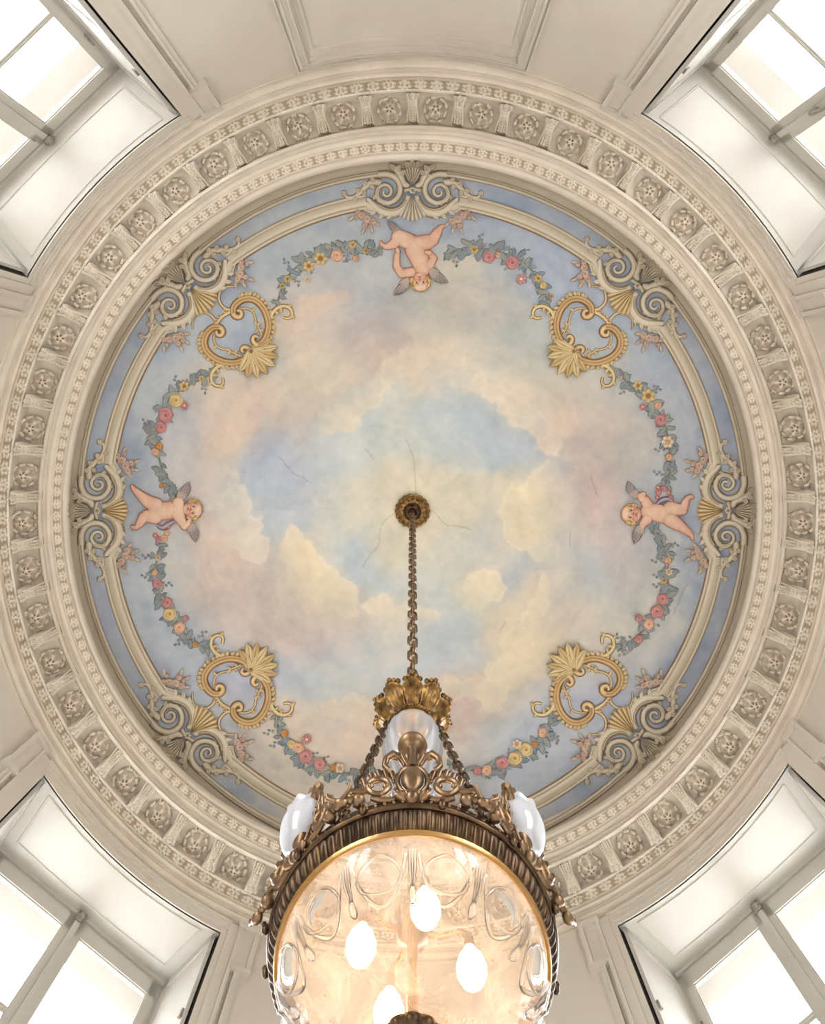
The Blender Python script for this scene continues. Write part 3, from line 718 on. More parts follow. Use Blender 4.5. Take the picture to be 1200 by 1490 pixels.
# the eight scrolled stone ornaments
def add_part(mb, name, root, label=None):
    o = mb.build(name, 'relief', root, label=label); o.location = [-q for q in root.location]; return o
olab = ['stone coloured double scroll ornament with shell, at the top above the cherub', 'stone double scroll ornament with ochre shell at the upper right corner', 'stone double scroll ornament with ochre shell at far right, beyond the right cherub',
        'stone double scroll ornament with ochre shell at the lower right', 'stone double scroll ornament at the bottom, hidden behind the lantern', 'stone double scroll ornament with ochre shell at the lower left, beside the window side',
        'stone double scroll ornament with ochre shell at far left, beyond the left cherub', 'stone double scroll ornament with ochre shell at the upper left corner']
for k in range(8):
    f = tf(k)
    root = empty('scroll_ornament', W(*f(0, 280), Zs(*f(0, 280))), olab[k], 'ornament', 'scrolled stucco ornaments round the ceiling')
    for s_ in (-1, 1):
        g = lambda L_: [f(s_*u, v) for u, v in L_]
        mb = MB()
        stroke(mb, g([(50,251.5),(38,252),(28,256),(21,263),(18,272),(19,282),(25,290),(34,294),(43,292),(50,286),(52,278),(49,271),(42,267),(35,269),(31,275),(32,281),(37,284),(42,281),(42,276)]), 6.0, STONE, SD, .13, lambda s: 1-.55*s, n=5, hi=SH)
        stroke(mb, g([(50,251.5),(38,252),(28,256),(21,263),(18,272),(19,282),(25,290),(34,294),(43,292),(50,286),(52,278),(49,271)]), 1.3, SM, SD, .03, lambda s: 1-.5*s, base=.10, n=5)
        for q in range(1): mb2 = MB()
        add_part(mb, 'volute', root)
        mb = MB()
        stroke(mb, g([(6,285),(9,296),(17,305),(29,309),(41,307),(52,300),(60,291),(66,284)]), 7.5, STONE, SD, .09, lambda s: .5+.6*sin(pi*min(1, s*.9+.1)), hi=SH, n=4)
        stroke(mb, g([(9,290),(17,300),(29,304),(41,301),(51,294)]), 1.6, SM, SD, .03, base=.085, n=4)
        for (u, v, da) in ((50,292,-.9),(43,297,-1.1),(36,299,-1.2),(57,287,-.8)):
            p = f(s_*u, v); q = f(s_*(u-4), v-8); leaf(mb, p[0], p[1], atan2(q[1]-p[1], q[0]-p[0]), 9, 3.2, STONE, SD, .05, .05)
        for (u, v) in ((30,311),(42,309),(53,302)):
            p = f(s_*u, v); q = f(s_*(u+7), v+6); leaf(mb, p[0], p[1], atan2(q[1]-p[1], q[0]-p[0]), 11, 3.6, SH, SD, .05, .04)
        add_part(mb, 'acanthus_leaf', root)
        mb = MB()
        stroke(mb, g([(46,264),(54,262),(63,263),(71,269),(79,276),(88,279),(96,277),(99,272)]), 3.8, STONE, SD, .06, lambda s: 1.75-1.05*s, hi=SH, n=4)
        for (u, v, qx, qy) in ((56,262,60,256),(66,265,72,260),(76,273,82,269),(62,264,58,270),(73,271,70,277),(84,278,84,284),(97,273,103,268)):
            p = f(s_*u, v); q = f(s_*qx, qy); leaf(mb, p[0], p[1], atan2(q[1]-p[1], q[0]-p[0]), 9, 4.6, STONE, SD, .06, .03)
        add_part(mb, 'leaf_tail', root)
        mb = MB()
        R = random.Random(k*2+s_)
        for (u, v, r) in ((74,307,6.5),(66,314,7),(58,318,6),(69,322,5),(80,301,5),(61,325,4),(83,309,4)):
            p = f(s_*u, v); flower(mb, p[0], p[1], r, mixc(PINK, STONE, R.random()*.5), PD, PD, .06, 'rose', .05, R.random()*6)
        for (u, v, qx, qy) in ((60,326,58,336),(70,326,74,334),(86,306,92,310),(54,319,48,326)):
            p = f(s_*u, v); q = f(s_*qx, qy); leaf(mb, p[0], p[1], atan2(q[1]-p[1], q[0]-p[0]), 11, 2.8, STONE, PD, .04, .03)
        add_part(mb, 'flower_cluster', root, 'cluster of small pinkish carved flowers')
    mb = MB(); p = f(0, 283); q = f(0, 323); an = atan2(q[1]-p[1], q[0]-p[0])
    diag = k % 2; gold = diag or k in (2, 6)
    fan(mb, p[0], p[1], an-.62, an+.62, 5, 40 if not diag else 44, 7, GOLD if gold else STONE, GD if gold else SD, .10, .04, .10, GH if gold else SH)
    add_part(mb, 'lower_shell', root, 'ochre ribbed fan shell' if gold else None)
    mb = MB(); p = f(0, 272); q = f(0, 240); an = atan2(q[1]-p[1], q[0]-p[0]); c0 = f(0, 255)
    fan(mb, p[0], p[1], an-.55, an+.55, 3, 30, 7, STONE, SD, .12, .06, .05, SH)
    add_part(mb, 'upper_shell', root)
    mb = MB()
    for s_ in (-1, 1):
        g = lambda L_: [f(s_*u, v) for u, v in L_]
        stroke(mb, g([(5,271),(14,266),(18,256),(22,247),(30,243)]), 6.5, STONE, SD, .09, lambda s: .5+.7*sin(pi*min(1, s*.85+.12)), n=4, hi=SH)
        for (u, v, qx, qy) in ((18,255,10,246),(22,249,18,240),(26,246,33,238),(20,256,27,256),(6,244,9,236)):
            p = f(s_*u, v); q = f(s_*qx, qy); leaf(mb, p[0], p[1], atan2(q[1]-p[1], q[0]-p[0]), 11, 4.6, STONE, SD, .07, .05)
    p = f(0, 245); q = f(0, 235); leaf(mb, p[0], p[1], atan2(q[1]-p[1], q[0]-p[0]), 13, 5, STONE, SD, .06, .06)
    add_part(mb, 'crown_leaves', root)
    mb = MB()
    stroke(mb, [f(-12, 277), f(0, 275), f(12, 277)], 3.2, STONE, SD, .05, base=.09, n=3); p = f(0, 277); flower(mb, p[0], p[1], 5.5, SH, SD, SD, .05, 'daisy', .12)
    add_part(mb, 'knot', root)

# the four gilded C-scroll cartouches
def zz(L_): return [(200+x/5, 330+y/5) for x, y in L_]
CA = zz([(722,612),(745,612),(757,632),(745,655),(718,655),(697,630),(700,585),(735,545),(790,522),(850,530),(905,575),(940,640),(955,710),(945,780),(915,835),(880,860),(848,845),(838,815),(855,795),(878,808)])
AX = ((270,406), (391,529))     # the cartouche's own axis
def mir(p):       # mirror across the axis
    (x0, y0), (x1, y1) = AX; dx, dy = x1-x0, y1-y0; l = dx*dx+dy*dy; t = ((p[0]-x0)*dx+(p[1]-y0)*dy)/l
    return (2*(x0+t*dx)-p[0], 2*(y0+t*dy)-p[1])
clab = ['gilded scroll cartouche at the upper left of the painted ceiling', 'gilded scroll cartouche at the upper right of the painted ceiling', 'gilded scroll cartouche at the lower left of the painted ceiling', 'gilded scroll cartouche at the lower right of the painted ceiling']
for k in range(4):
    mx_, my_ = k % 2, k//2
    def G(p): return ((1200-p[0]) if mx_ else p[0], (1486-p[1]) if my_ else p[1])
    ctr = G((350, 483))
    root = empty('gilded_cartouche', W(*ctr, Zs(*ctr)), clab[k], 'ornament', 'gilded cartouches at the four corners')
    for fl in (0, 1):
        H = (lambda p: G(mir(p))) if fl else G
        gg = lambda L_: [H(p) for p in L_]
        mb = MB()
        stroke(mb, gg(CA), 5.6, (208,172,120), GD, .11, lambda s: .55+.55*sin(pi*s), n=4, hi=(226,200,156))
        stroke(mb, gg([(p[0], p[1]) for p in CA[5:16]]), 1.3, OCH, GD, .03, base=.10, n=3)
        add_part(mb, 'scroll', root)
        mb = MB()       # ruffled leaf edge outside the scroll
        ex = [(735,535),(775,508),(830,505),(880,530),(925,580),(958,640),(975,705),(968,775),(945,835)]
        for q0, q1 in zip(zz(ex), zz(ex[1:])):
            mx2 = ((q0[0]+q1[0])/2, (q0[1]+q1[1])/2); c_ = (200+820/5, 330+690/5); d = (mx2[0]-c_[0], mx2[1]-c_[1]); 
            for t in (.2, .7):
                b0 = (q0[0]+(q1[0]-q0[0])*t, q0[1]+(q1[1]-q0[1])*t)
                A0 = H(b0); A1 = H((b0[0]+d[0]+(q1[0]-q0[0])*1.2, b0[1]+d[1]+(q1[1]-q0[1])*1.2)); leaf(mb, A0[0], A0[1], atan2(A1[1]-A0[1], A1[0]-A0[0]), 8.5, 3.2, (216,194,150), (178,140,92), .05, .02)
        stroke(mb, gg(zz([(700,600),(650,600),(605,560),(592,510),(610,460),(655,435),(715,438)])), 2.6, (214,190,146), GD, .06, lambda s: 1.2-.7*s, n=4)
        add_part(mb, 'leaf_edge', root)
        mb = MB()
        stroke(mb, gg(zz([(960,700),(970,655),(995,610),(1040,580),(1090,582),(1120,610),(1122,645),(1100,665),(1060,660)])), 4, (214,190,140), GD, .07, lambda s: 1.1-.6*s, n=4, hi=GH)
        for a_, b_ in (((1090,585),(1130,560)),((1118,640),(1140,665)),((1040,585),(1050,620)),((1000,615),(1030,640))):
            A0, A1 = H(zz([a_])[0]), H(zz([b_])[0]); leaf(mb, A0[0], A0[1], atan2(A1[1]-A0[1], A1[0]-A0[0]), 8, 2.6, GH, GD, .04, .03)
        add_part(mb, 'curled_tendril', root)
        mb = MB()
        stroke(mb, gg(zz([(735,600),(775,592),(820,604),(850,640),(862,690),(885,740),(905,790)])), 1.9, (214,188,140), GD, .05, n=4)
        for a_, b_ in (((850,690),(870,720)),((870,715),(892,700)),((880,745),(860,765)),((895,765),(915,745)),((830,610),(845,600))):
            A0, A1 = H(zz([a_])[0]), H(zz([b_])[0]); leaf(mb, A0[0], A0[1], atan2(A1[1]-A0[1], A1[0]-A0[0]), 7, 2.6, GH, GD, .04, .03)
        add_part(mb, 'inner_tendril', root)
    mb = MB()        # link with tiny flowers towards the corner ornament
    L1 = zz([(548,752),(570,710),(610,660),(660,628),(700,610)]); stroke(mb, [G(p) for p in L1], 3.2, (216,192,146), GD, .06, n=4)
    for q, (x, y) in enumerate(zz([(575,690),(600,655),(640,620),(560,735)])): p = G((x-1, y-1)); flower(mb, p[0], p[1], 3.6, (222,198,160), OCH, GD, .05, 'daisy', .05, q)
    add_part(mb, 'flowered_link', root)
    sh = G((200+815/5, 330+895/5)); to = G((200+945/5, 330+1020/5)); an = atan2(to[1]-sh[1], to[0]-sh[0])
    mb = MB(); 
    for q, (da, ln) in enumerate(((-.98,36),(-.70,42),(-.42,44),(-.15,45),(.15,45),(.42,44),(.70,42),(.98,36))):
        leaf(mb, sh[0], sh[1], an+da, ln, 8.6, GH if q % 2 else GOLD, GD, .09, .03+.004*q, bend=da*.55, lob=3)
    for q, (da, ln) in enumerate(((-.75,26),(-.3,30),(.3,30),(.75,26))):
        leaf(mb, sh[0], sh[1], an+da, ln, 4, GH, GD, .06, .10, bend=da*.5)
    flower(mb, sh[0]+3*cos(an), sh[1]+3*sin(an), 7, GOLD, GD, GD, .08, 'daisy', .12)
    add_part(mb, 'acanthus_fan', root, 'flared ochre acanthus leaf fan')

# ------------------------------------------------------------------ garlands
LF = [(142,152,150),(128,140,144),(154,162,154),(166,166,152),(136,148,156),(150,146,150)]; LD = (112,118,116)
YEL = (216,190,132); YD = (172,134,76); ROSE = (202,146,140); RD = (164,92,94); PEA = (224,184,152); PDK = (190,128,98); WHT = (224,208,184); WD = (186,148,120); ORA = (212,152,82)
FK = {'y': (YEL, YD, (160,104,50), 'daisy'), 'r': (ROSE, RD, RD, 'rose'), 'p': (PEA, PDK, PDK, 'rose'), 'w': (WHT, WD, ORA, 'daisy'), 'o': (ORA, (178,112,50), YD, 'rose'), 'k': (ROSE, RD, WHT, 'daisy'), 'Y': ((222,198,142), YD, YD, 'rose')}
GA = [
 ([(556,366),(535,362),(510,360),(480,362),(455,372),(432,388),(414,410),(402,445)], [(466,376,11,'y'),(449,387,9,'y'),(490,372,9.5,'p'),(513,356,6,'y'),(517,376,5,'p'),(418,406,6,'y'),(411,416,5,'y'),(447,406,5,'w'),(532,365,5,'y')], 'flower garland with yellow blossoms left of the top cherub'),
 ([(646,372),(660,366),(680,361),(702,362),(725,366),(750,376),(772,392),(788,418),(801,450)], [(711,374,10,'r'),(745,382,11,'r'),(690,363,7,'y'),(758,406,8.5,'k'),(783,405,6.5,'y'),(790,415,6,'Y'),(724,371,5,'p'),(802,431,4,'y')], 'flower garland with pink roses right of the top cherub'),
 ([(258,727),(247,708),(238,690),(230,660),(226,630),(233,600),(250,577),(275,560),(300,548),(314,538)], [(241,604,12,'r'),(234,622,9,'r'),(256,583,11,'Y'),(268,590,7,'k'),(268,562,8,'y'),(231,649,6,'o'),(226,658,6,'p'),(235,707,4,'o'),(293,551,5,'y')], 'flower garland with red roses above the left cherub'),
 ([(234,790),(228,815),(228,845),(236,875),(250,900),(268,922),(288,936),(306,944)], [(229,849,8,'r'),(243,877,9,'r'),(247,894,10.5,'Y'),(261,913,9,'p'),(225,833,5,'p'),(230,812,5,'w'),(284,938,5,'o'),(270,900,5,'r')], 'flower garland with pale blooms below the left cherub'),
 ([(888,540),(905,550),(925,562),(945,580),(958,600),(968,622),(974,650),(974,680),(968,705)], [(928,561,8,'y'),(943,576,11,'y'),(961,611,9.5,'r'),(935,592,6,'k'),(957,590,6,'p'),(971,643,10,'w'),(973,665,6,'p'),(902,550,4,'w')], 'flower garland with yellow and white blooms above the right cherub'),
 ([(948,762),(958,780),(968,805),(972,840),(968,870),(955,895),(935,918),(912,938),(898,948)], [(972,816,6,'p'),(973,832,6.5,'w'),(964,872,9.5,'r'),(956,890,10.5,'r'),(944,908,8.5,'p'),(929,899,6,'r'),(929,930,7,'r'),(966,845,5,'y'),(970,822,4,'k')], 'flower garland with pink roses below the right cherub'),
 ([(398,1040),(405,1062),(418,1085),(436,1103),(458,1116),(482,1123),(510,1127),(545,1118)], [(414,1067,6,'o'),(424,1083,7,'Y'),(434,1088,9,'p'),(445,1101,11,'r'),(446,1076,8,'k'),(465,1112,10,'r'),(485,1117,5,'o'),(494,1118,8,'w')], 'flower garland with pink roses at lower left of the lantern crown'),
 ([(804,1038),(798,1060),(786,1080),(768,1097),(748,1110),(722,1118),(695,1122),(650,1112)], [(789,1066,7.5,'p'),(765,1091,11,'Y'),(749,1104,11,'Y'),(731,1110,10,'r'),(708,1121,8,'p'),(695,1122,7,'r'),(752,1083,8,'w'),(778,1083,5,'o')], 'flower garland with cream roses at lower right of the lantern crown'),
]
for gi, (pts, fls, lab) in enumerate(GA):
    R = random.Random(50+gi); mid = pts[len(pts)//2]
    root = empty('flower_garland', W(*mid, Zs(*mid)), lab, 'garland', 'painted relief flower garlands')
    sp_ = spline(pts, 6); mb = MB()
    swept(mb, sp_, roll(1.4, .02, (140,134,112), (110,104,88)))
    add_part(mb, 'stem', root)
    small = MB(); L_ = len(sp_)
    for i in range(1, L_-1):
        x, y = sp_[i]; a = atan2(sp_[i+1][1]-sp_[i-1][1], sp_[i+1][0]-sp_[i-1][0])
        fat = sin(pi*i/L_)
        for s_ in (-1, 1):
            if R.random() < .85:
                aa = a+s_*R.uniform(.5, 1.3)+(pi if R.random() < .5 else 0); ln = R.uniform(9, 14)+5*fat; c = R.choice(LF)
                if i % 2 == 0 and ln > 11:
                    lm = MB(); leaf(lm, x+R.uniform(-3, 3), y+R.uniform(-3, 3), aa, ln, ln*.26, c, LD, .035, .012, R.uniform(-.5, .5)); add_part(lm, 'leaf', root)
                else: leaf(small, x+R.uniform(-3, 3), y+R.uniform(-3, 3), aa, ln*.8, ln*.19, c, LD, .03, .006, R.uniform(-.5, .5))
        if R.random() < .5:
            q = R.uniform(-9, 9); leaf(small, x-sin(a)*q, y+cos(a)*q, R.uniform(0, 6.28), 6, 1.9, mixc(R.choice(LF), YEL, .3), LD, .02, .004)
    for _ in range(5):    # loose sprigs
        i = R.randrange(4, L_-4); x, y = sp_[i]; a = atan2(sp_[i+1][1]-sp_[i-1][1], sp_[i+1][0]-sp_[i-1][0])+R.choice((-1, 1))*1.4
        for q in range(4): leaf(small, x+(7+q*4)*cos(a), y+(7+q*4)*sin(a), a+(1 if q % 2 else -1)*.8, 5.5, 1.7, R.choice(LF), LD, .02, .003)
    o = add_part(small, 'foliage', root); o['kind'] = 'stuff'
    for q, (x, y, r, kd) in enumerate(fls):
        fm = MB(); c, dk, ht, kn = FK[kd]; flower(fm, x, y, r, c, dk, ht, .06, kn, .03+.004*q, q*1.3)
        o = add_part(fm, {'rose': 'rose', 'daisy': 'blossom'}[kn], root)
        o['label'] = {'y': 'yellow open blossom', 'r': 'deep pink rose', 'p': 'peach rose', 'w': 'cream open blossom', 'o': 'orange bloom', 'k': 'pink rimmed open blossom', 'Y': 'cream yellow rose'}[kd]

# ------------------------------------------------------------------ cherubs in low relief
SK = (214,172,146); SKH = (226,190,164); SKD = (168,104,80); SKR = (204,138,116)
def relief(name, parts, root, color_fn, step=.8, blend=2.2, base=.01, feat=None, label=None):
    """one continuous low-relief skin over overlapping limbs. parts: (pts[(x,y,r)...], level, height)"""
    xs = [p[0] for c in parts for p in c[0]]; ys = [p[1] for c in parts for p in c[0]]
    x0, x1, y0, y1 = min(xs)-20, max(xs)+20, min(ys)-20, max(ys)+20
    X, Y = np.meshgrid(np.arange(x0, x1, step), np.arange(y0, y1, step), indexing='ij')
    Hh = np.zeros(X.shape); cov = np.full(X.shape, -9.0); lines = np.zeros(X.shape)
    for pts, lev, hs in parts:
        f = np.full(X.shape, -99.0); rad = np.ones(X.shape)
        for (ax, ay, ar), (bx, by, br) in zip(pts, pts[1:]):
            vx, vy = bx-ax, by-ay; t = np.clip(((X-ax)*vx+(Y-ay)*vy)/(vx*vx+vy*vy+1e-9), 0, 1)
            rr = ar+(br-ar)*t; d = rr-np.hypot(X-ax-t*vx, Y-ay-t*vy)
            m_ = d > f; rad = np.where(m_, rr, rad); f = np.maximum(f, d)
        inside = f > 0
        u = np.clip(f/rad, 0, 1); prof = np.sqrt(np.clip(1-(1-u)**2, 0, 1))
        h_ = lev+hs*prof*rad/12
        over = inside & (h_ > Hh)
        edge = np.exp(-(np.clip(f, 0, 99)/1.0)**2)*inside
        lines = np.where(over | (inside & (edge > .5) & (lev >= Hh-.03)), edge*1.0, lines*(~(inside & (f > 1.5) & over)))
        Hh = np.where(over, h_, Hh); cov = np.maximum(cov, f)
    keep = cov > -.4
    col = color_fn(X, Y, Hh, lines)
    n0, n1 = X.shape; idx = -np.ones(X.shape, int); ii = np.argwhere(keep)
    mb = MB(); vs = []; cs = []
    for q, (i, j) in enumerate(ii):
        idx[i, j] = q; vs.append(T(X[i, j], Y[i, j], base+Hh[i, j] if cov[i, j] > 0 else 0)); cs.append(pc(tuple(col[i, j])))
    fs = [(idx[i, j], idx[i+1, j], idx[i+1, j+1], idx[i, j+1]) for i, j in ii if i < n0-1 and j < n1-1 and idx[i+1, j] >= 0 and idx[i, j+1] >= 0 and idx[i+1, j+1] >= 0]
    mb.add(vs, fs, cs)
    o = add_part(mb, name, root, label); return o
def wing(x, y, x1, y1, wd, root, c=(168,156,150), d=(116,100,98), flip=1):
    mb = MB(); a = atan2(y1-y, x1-x); ln = sqrt((x1-x)**2+(y1-y)**2)
    for q in range(7):
        t = q/6; leaf(mb, x+cos(a)*ln*.0+sin(a)*flip*t*2, y-cos(a)*flip*t*2, a+flip*(t-.3)*.55, ln*(1-.35*t), wd*.42, mixc(c, d, .25*(q % 2)), d, .05, .01+.006*q, bend=.25*flip)
    for q in range(5):
        t = q/4; leaf(mb, x, y, a+flip*(t-.4)*.9, ln*.5, wd*.34, mixc(c, (214,190,172), .6), d, .04, .05+.004*q)
    add_part(mb, 'wing', root)
def skin_colors(face=None, up=(0, -1)):
    def fn(X, Y, Hh, lines):
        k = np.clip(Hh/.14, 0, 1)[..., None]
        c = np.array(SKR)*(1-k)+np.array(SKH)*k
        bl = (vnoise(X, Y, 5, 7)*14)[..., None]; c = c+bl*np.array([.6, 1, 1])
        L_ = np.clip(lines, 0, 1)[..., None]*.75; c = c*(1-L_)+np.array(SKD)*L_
        if face:
            fx, fy, ang, s_ = face           # ang: direction from chin to forehead
            ux, uy = cos(ang), sin(ang); rx, ry = -uy, ux
            def spot(a, b, ra, rb, colr, w_=1):
                nonlocal c
                p = (X-fx)*rx+(Y-fy)*ry; q = (X-fx)*ux+(Y-fy)*uy
                e = np.exp(-(((p-a*s_)/(ra*s_))**2+((q-b*s_)/(rb*s_))**2)**1.5)[..., None]*w_
                c = c*(1-e)+np.array(colr)*e
            for sx in (-1, 1):
                spot(sx*.42, -.22, .30, .24, (208,120,100), .65)
                spot(sx*.36, .12, .20, .13, (236,214,196), .8)
                spot(sx*.36, .12, .11, .12, (64,46,44), .95)
                spot(sx*.36, .24, .24, .05, (130,82,62), .8)
                spot(sx*.36, .40, .26, .05, (160,112,80), .6)
            spot(.12, -.06, .06, .22, (176,112,88), .6); spot(0, -.14, .16, .06, (160,88,72), .75)
            spot(0, -.42, .20, .08, (176,70,66), .95); spot(0, -.54, .14, .04, (170,104,82), .6)
        return c
    return fn
def hair_fn(X, Y, Hh, lines):
    n_ = vnoise(X, Y, 9, 2.6)+vnoise(X, Y, 19, 1.6)*.6
    c = np.array((206,170,106))+(n_*80)[..., None]*np.array([1, .95, .8]); L_ = np.clip(lines, 0, 1)[..., None]*.6
    return c*(1-L_)+np.array((138,96,52))*L_
def cloth_fn(c0, c1):
    def fn(X, Y, Hh, lines):
        k = (.5+.5*np.sin((X+Y)*1.3))[..., None]; return np.array(c0)*k+np.array(c1)*(1-k)
    return fn
def curls(cx, cy, ang, r, root, n=15):
    parts = []; R = random.Random(int(cx))
    for i in range(n):      # a cap of curls around the crown side of the head
        a = ang-1.9+3.8*i/(n-1); q = r*(.92+.06*(i % 2)); x, y = cx+q*cos(a), cy+q*sin(a); parts.append(([(x, y, r*.22), (x+.4, y+.4, r*.2)], .09, .07))
    for i in range(n-4):
        a = ang-1.25+2.5*i/(n-5); q = r*.68; x, y = cx+q*cos(a), cy+q*sin(a); parts.append(([(x, y, r*.22), (x+.4, y+.4, r*.2)], .12, .07))
    relief('hair', parts, root, hair_fn, .6)
def cherub(label, where, limbs, head, wings, cloth, wreath):
    root = empty('cherub', W(*where, Zs(*where)), label, 'cherub')
    hx, hy, hang, hr = head
    for (x, y, x1, y1, wd, fl) in wings: wing(x, y, x1, y1, wd, root, flip=fl)
    ux, uy = cos(hang), sin(hang)
    hd = [([(hx-ux*hr*.15, hy-uy*hr*.15, hr*.82), (hx+ux*hr*.25, hy+uy*hr*.25, hr*.9)], .07, .09),
          ([(hx-ux*hr*.30-uy*hr*.32, hy-uy*hr*.30+ux*hr*.32, hr*.33), (hx-ux*hr*.30-uy*hr*.30, hy-uy*hr*.30+ux*hr*.30, hr*.33)], .115, .12),
          ([(hx-ux*hr*.30+uy*hr*.32, hy-uy*hr*.30-ux*hr*.32, hr*.33), (hx-ux*hr*.30+uy*hr*.30, hy-uy*hr*.30-ux*hr*.30, hr*.33)], .115, .12),
          ([(hx+ux*hr*.05, hy+uy*hr*.05, hr*.07), (hx-ux*hr*.13, hy-uy*hr*.13, hr*.15)], .15, .16)]
    relief('body', limbs+hd, root, skin_colors((hx, hy, hang, hr)), .55)
    curls(hx, hy, hang, hr, root)
    if cloth:
        mb = MB()
        for pts, wd, c in cloth: stroke(mb, pts, wd, c, mixc(c, (90,70,84), .5), .06, lambda s: .5+.6*sin(pi*s), base=.03, n=4, hi=mixc(c, (230,220,226), .4))
        add_part(mb, 'drapery', root, 'mauve cloth')
    if wreath:
        for q, (x, y, r, kd) in enumerate(wreath):
            fm = MB(); c, dk, ht, kn = FK[kd]; flower(fm, x, y, r, c, dk, ht, .05, kn, .02+.003*q, q); add_part(fm, 'wreath_flower', root)
    return root
Lim = lambda pts, lev=.02, hs=.10: (pts, lev, hs)
cherub('winged cherub painted upside down at the top, wings spread beside its head', (605, 370),
    [Lim([(615,390,12.5),(610,377,14),(604,364,15),(598,353,12.5)]),                       # trunk
     Lim([(592,350,12.5),(580,345,11.5)], .05), Lim([(580,346,10),(573,355,7.5),(562,359,4.8)], .06), Lim([(561,359,4),(555,355,3.2),(554,352,2.4)], .065),   # bent leg
     Lim([(609,355,12),(622,352,11),(630,349,9)], .03), Lim([(630,348,8.8),(636,338,7.2),(641,331,4.6)], .04), Lim([(641,330,3.6),(646,329,2.6)], .045),
     Lim([(598,396,7.5),(584,398,6.5),(577,388,6)], .06), Lim([(577,388,5.6),(577,375,4.5),(579,366,3.8)], .07), Lim([(579,366,3.5),(578,363,3.2)], .08),
     Lim([(625,385,7),(631,376,5.5),(625,368,4.5)], .06), Lim([(625,368,3.8),(620,367,3.4)], .09)],
    (611, 409, radians(85), 13.5), [(624,390,652,413,9,1),(594,404,573,431,9,-1),(581,343,564,321,8,1)],
    [([(597,350),(602,362),(599,372),(594,366)], 2.4, (190,160,140))], [])
cherub('winged cherub on the left with golden curls, holding the garland', (240, 748),
    [Lim([(254,741,13),(243,743,13.5),(232,744,14),(225,743,12)]),
     Lim([(227,735,11),(215,730,9.5),(206,722,7.5)], .04), Lim([(206,722,7),(199,716,5.5),(194,711,3.8)], .05), Lim([(194,711,3.4),(192,707,2.6)], .055),
     Lim([(226,752,11),(214,751,9.5),(209,753,8.5)], .05), Lim([(209,753,8),(203,762,6.2),(199,767,4.4)], .06), Lim([(199,767,4),(194,768,3.2),(192,766,2.6)], .065),
     Lim([(259,732,9),(259,748,9.5),(264,758,7.5)], .07), Lim([(264,758,7),(268,765,6.5)], .08), Lim([(268,765,6.2),(273,762,4.8),(276,757,3.6)], .09)],
    (279, 741.5, radians(8), 13.5), [(258,728,277,701,10,1),(273,759,287,790,9,-1)],
    [([(228,764),(236,768),(245,763),(254,758)], 4, (160,136,150))], [(226,779,5,'k'),(231,785,5,'r'),(239,783,5.5,'p'),(243,775,5,'p'),(245,767,4,'k')])
cherub('winged cherub on the right, legs kicked out toward the ornament', (955, 745),
    [Lim([(944,744,13),(954,746,13.5),(964,748,14),(972,748,11.5)]),
     Lim([(975,740,11),(985,741,9.5),(993,742,8)], .05), Lim([(993,742,7.6),(997,732,6),(1000,725,4.4)], .06), Lim([(1000,725,4),(1005,722,3.2),(1008,724,2.4)], .065),
     Lim([(975,756,11),(986,763,9.5),(993,768,7.5)], .04), Lim([(993,768,7),(1001,774,5.6),(1006,779,4)], .05), Lim([(1006,779,3.6),(1007,784,2.8)], .055),
     Lim([(942,735,8.5),(939,729,7.5),(934,725,6.5)], .06), Lim([(934,725,6.2),(932,722,5.5),(936,719,4)], .08), Lim([(941,756,8),(936,762,6),(934,766,4.5)], .06)],
    (919.5, 748, radians(186), 14), [(928,725,911,700,9,-1),(936,763,921,792,10,1)],
    [([(954,735),(962,728),(972,726),(980,731)], 3.6, (158,138,160))], [(957,709,5,'k'),(958,716,5,'r'),(956,724,4.5,'k'),(966,711,5,'r'),(973,717,4.5,'k'),(976,724,4.5,'r')])
# wing tip of the fourth painted figure, beside the lantern crown
root = empty('painted_feather', W(552, 1133, Zs(552, 1133)), 'small reddish brown painted feather beside the lantern crown, lower left', 'feather')
mb = MB(); leaf(mb, 536, 1142, -.65, 22, 4, (186,142,116), (146,98,76), .03, .005, .9); stroke(mb, [(516,1150),(528,1147),(536,1142)], .9, (176,140,112), (150,112,90), .015)
add_part(mb, 'feather_vane', root)
# ------------------------------------------------------------------ hanging lantern
AX_, AY_ = 0.0, 164*12/F        # plan position of the lantern's axis
def bronze(name, c1, c2, rough=.32, scale=14, metal=.9):
    m, n, b = mat(name)
    r, no = noise_col(n, c1, c2, scale, 6, .35, .65)
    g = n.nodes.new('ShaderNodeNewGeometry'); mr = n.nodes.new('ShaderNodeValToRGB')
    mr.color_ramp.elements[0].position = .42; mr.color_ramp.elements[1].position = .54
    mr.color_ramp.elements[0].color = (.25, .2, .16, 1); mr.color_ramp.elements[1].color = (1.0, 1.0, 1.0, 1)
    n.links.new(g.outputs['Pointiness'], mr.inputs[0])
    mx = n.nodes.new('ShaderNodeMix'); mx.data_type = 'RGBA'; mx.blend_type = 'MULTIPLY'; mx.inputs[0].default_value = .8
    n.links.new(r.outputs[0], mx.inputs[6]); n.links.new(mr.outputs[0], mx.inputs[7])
    n.links.new(mx.outputs[2], b.inputs['Base Color']); b.inputs['Metallic'].default_value = metal; b.inputs['Roughness'].default_value = rough
    add_bump(n, b, 60, .25, .004)
    return m
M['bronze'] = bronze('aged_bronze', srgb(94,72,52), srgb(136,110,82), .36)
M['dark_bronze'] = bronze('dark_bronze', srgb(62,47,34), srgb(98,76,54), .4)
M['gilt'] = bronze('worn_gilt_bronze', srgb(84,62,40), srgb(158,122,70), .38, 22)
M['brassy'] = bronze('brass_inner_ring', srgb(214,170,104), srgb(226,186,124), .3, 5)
M['glass'] = glassy('clear_blown_glass', (.955, .955, .965, 1), .95, .03)

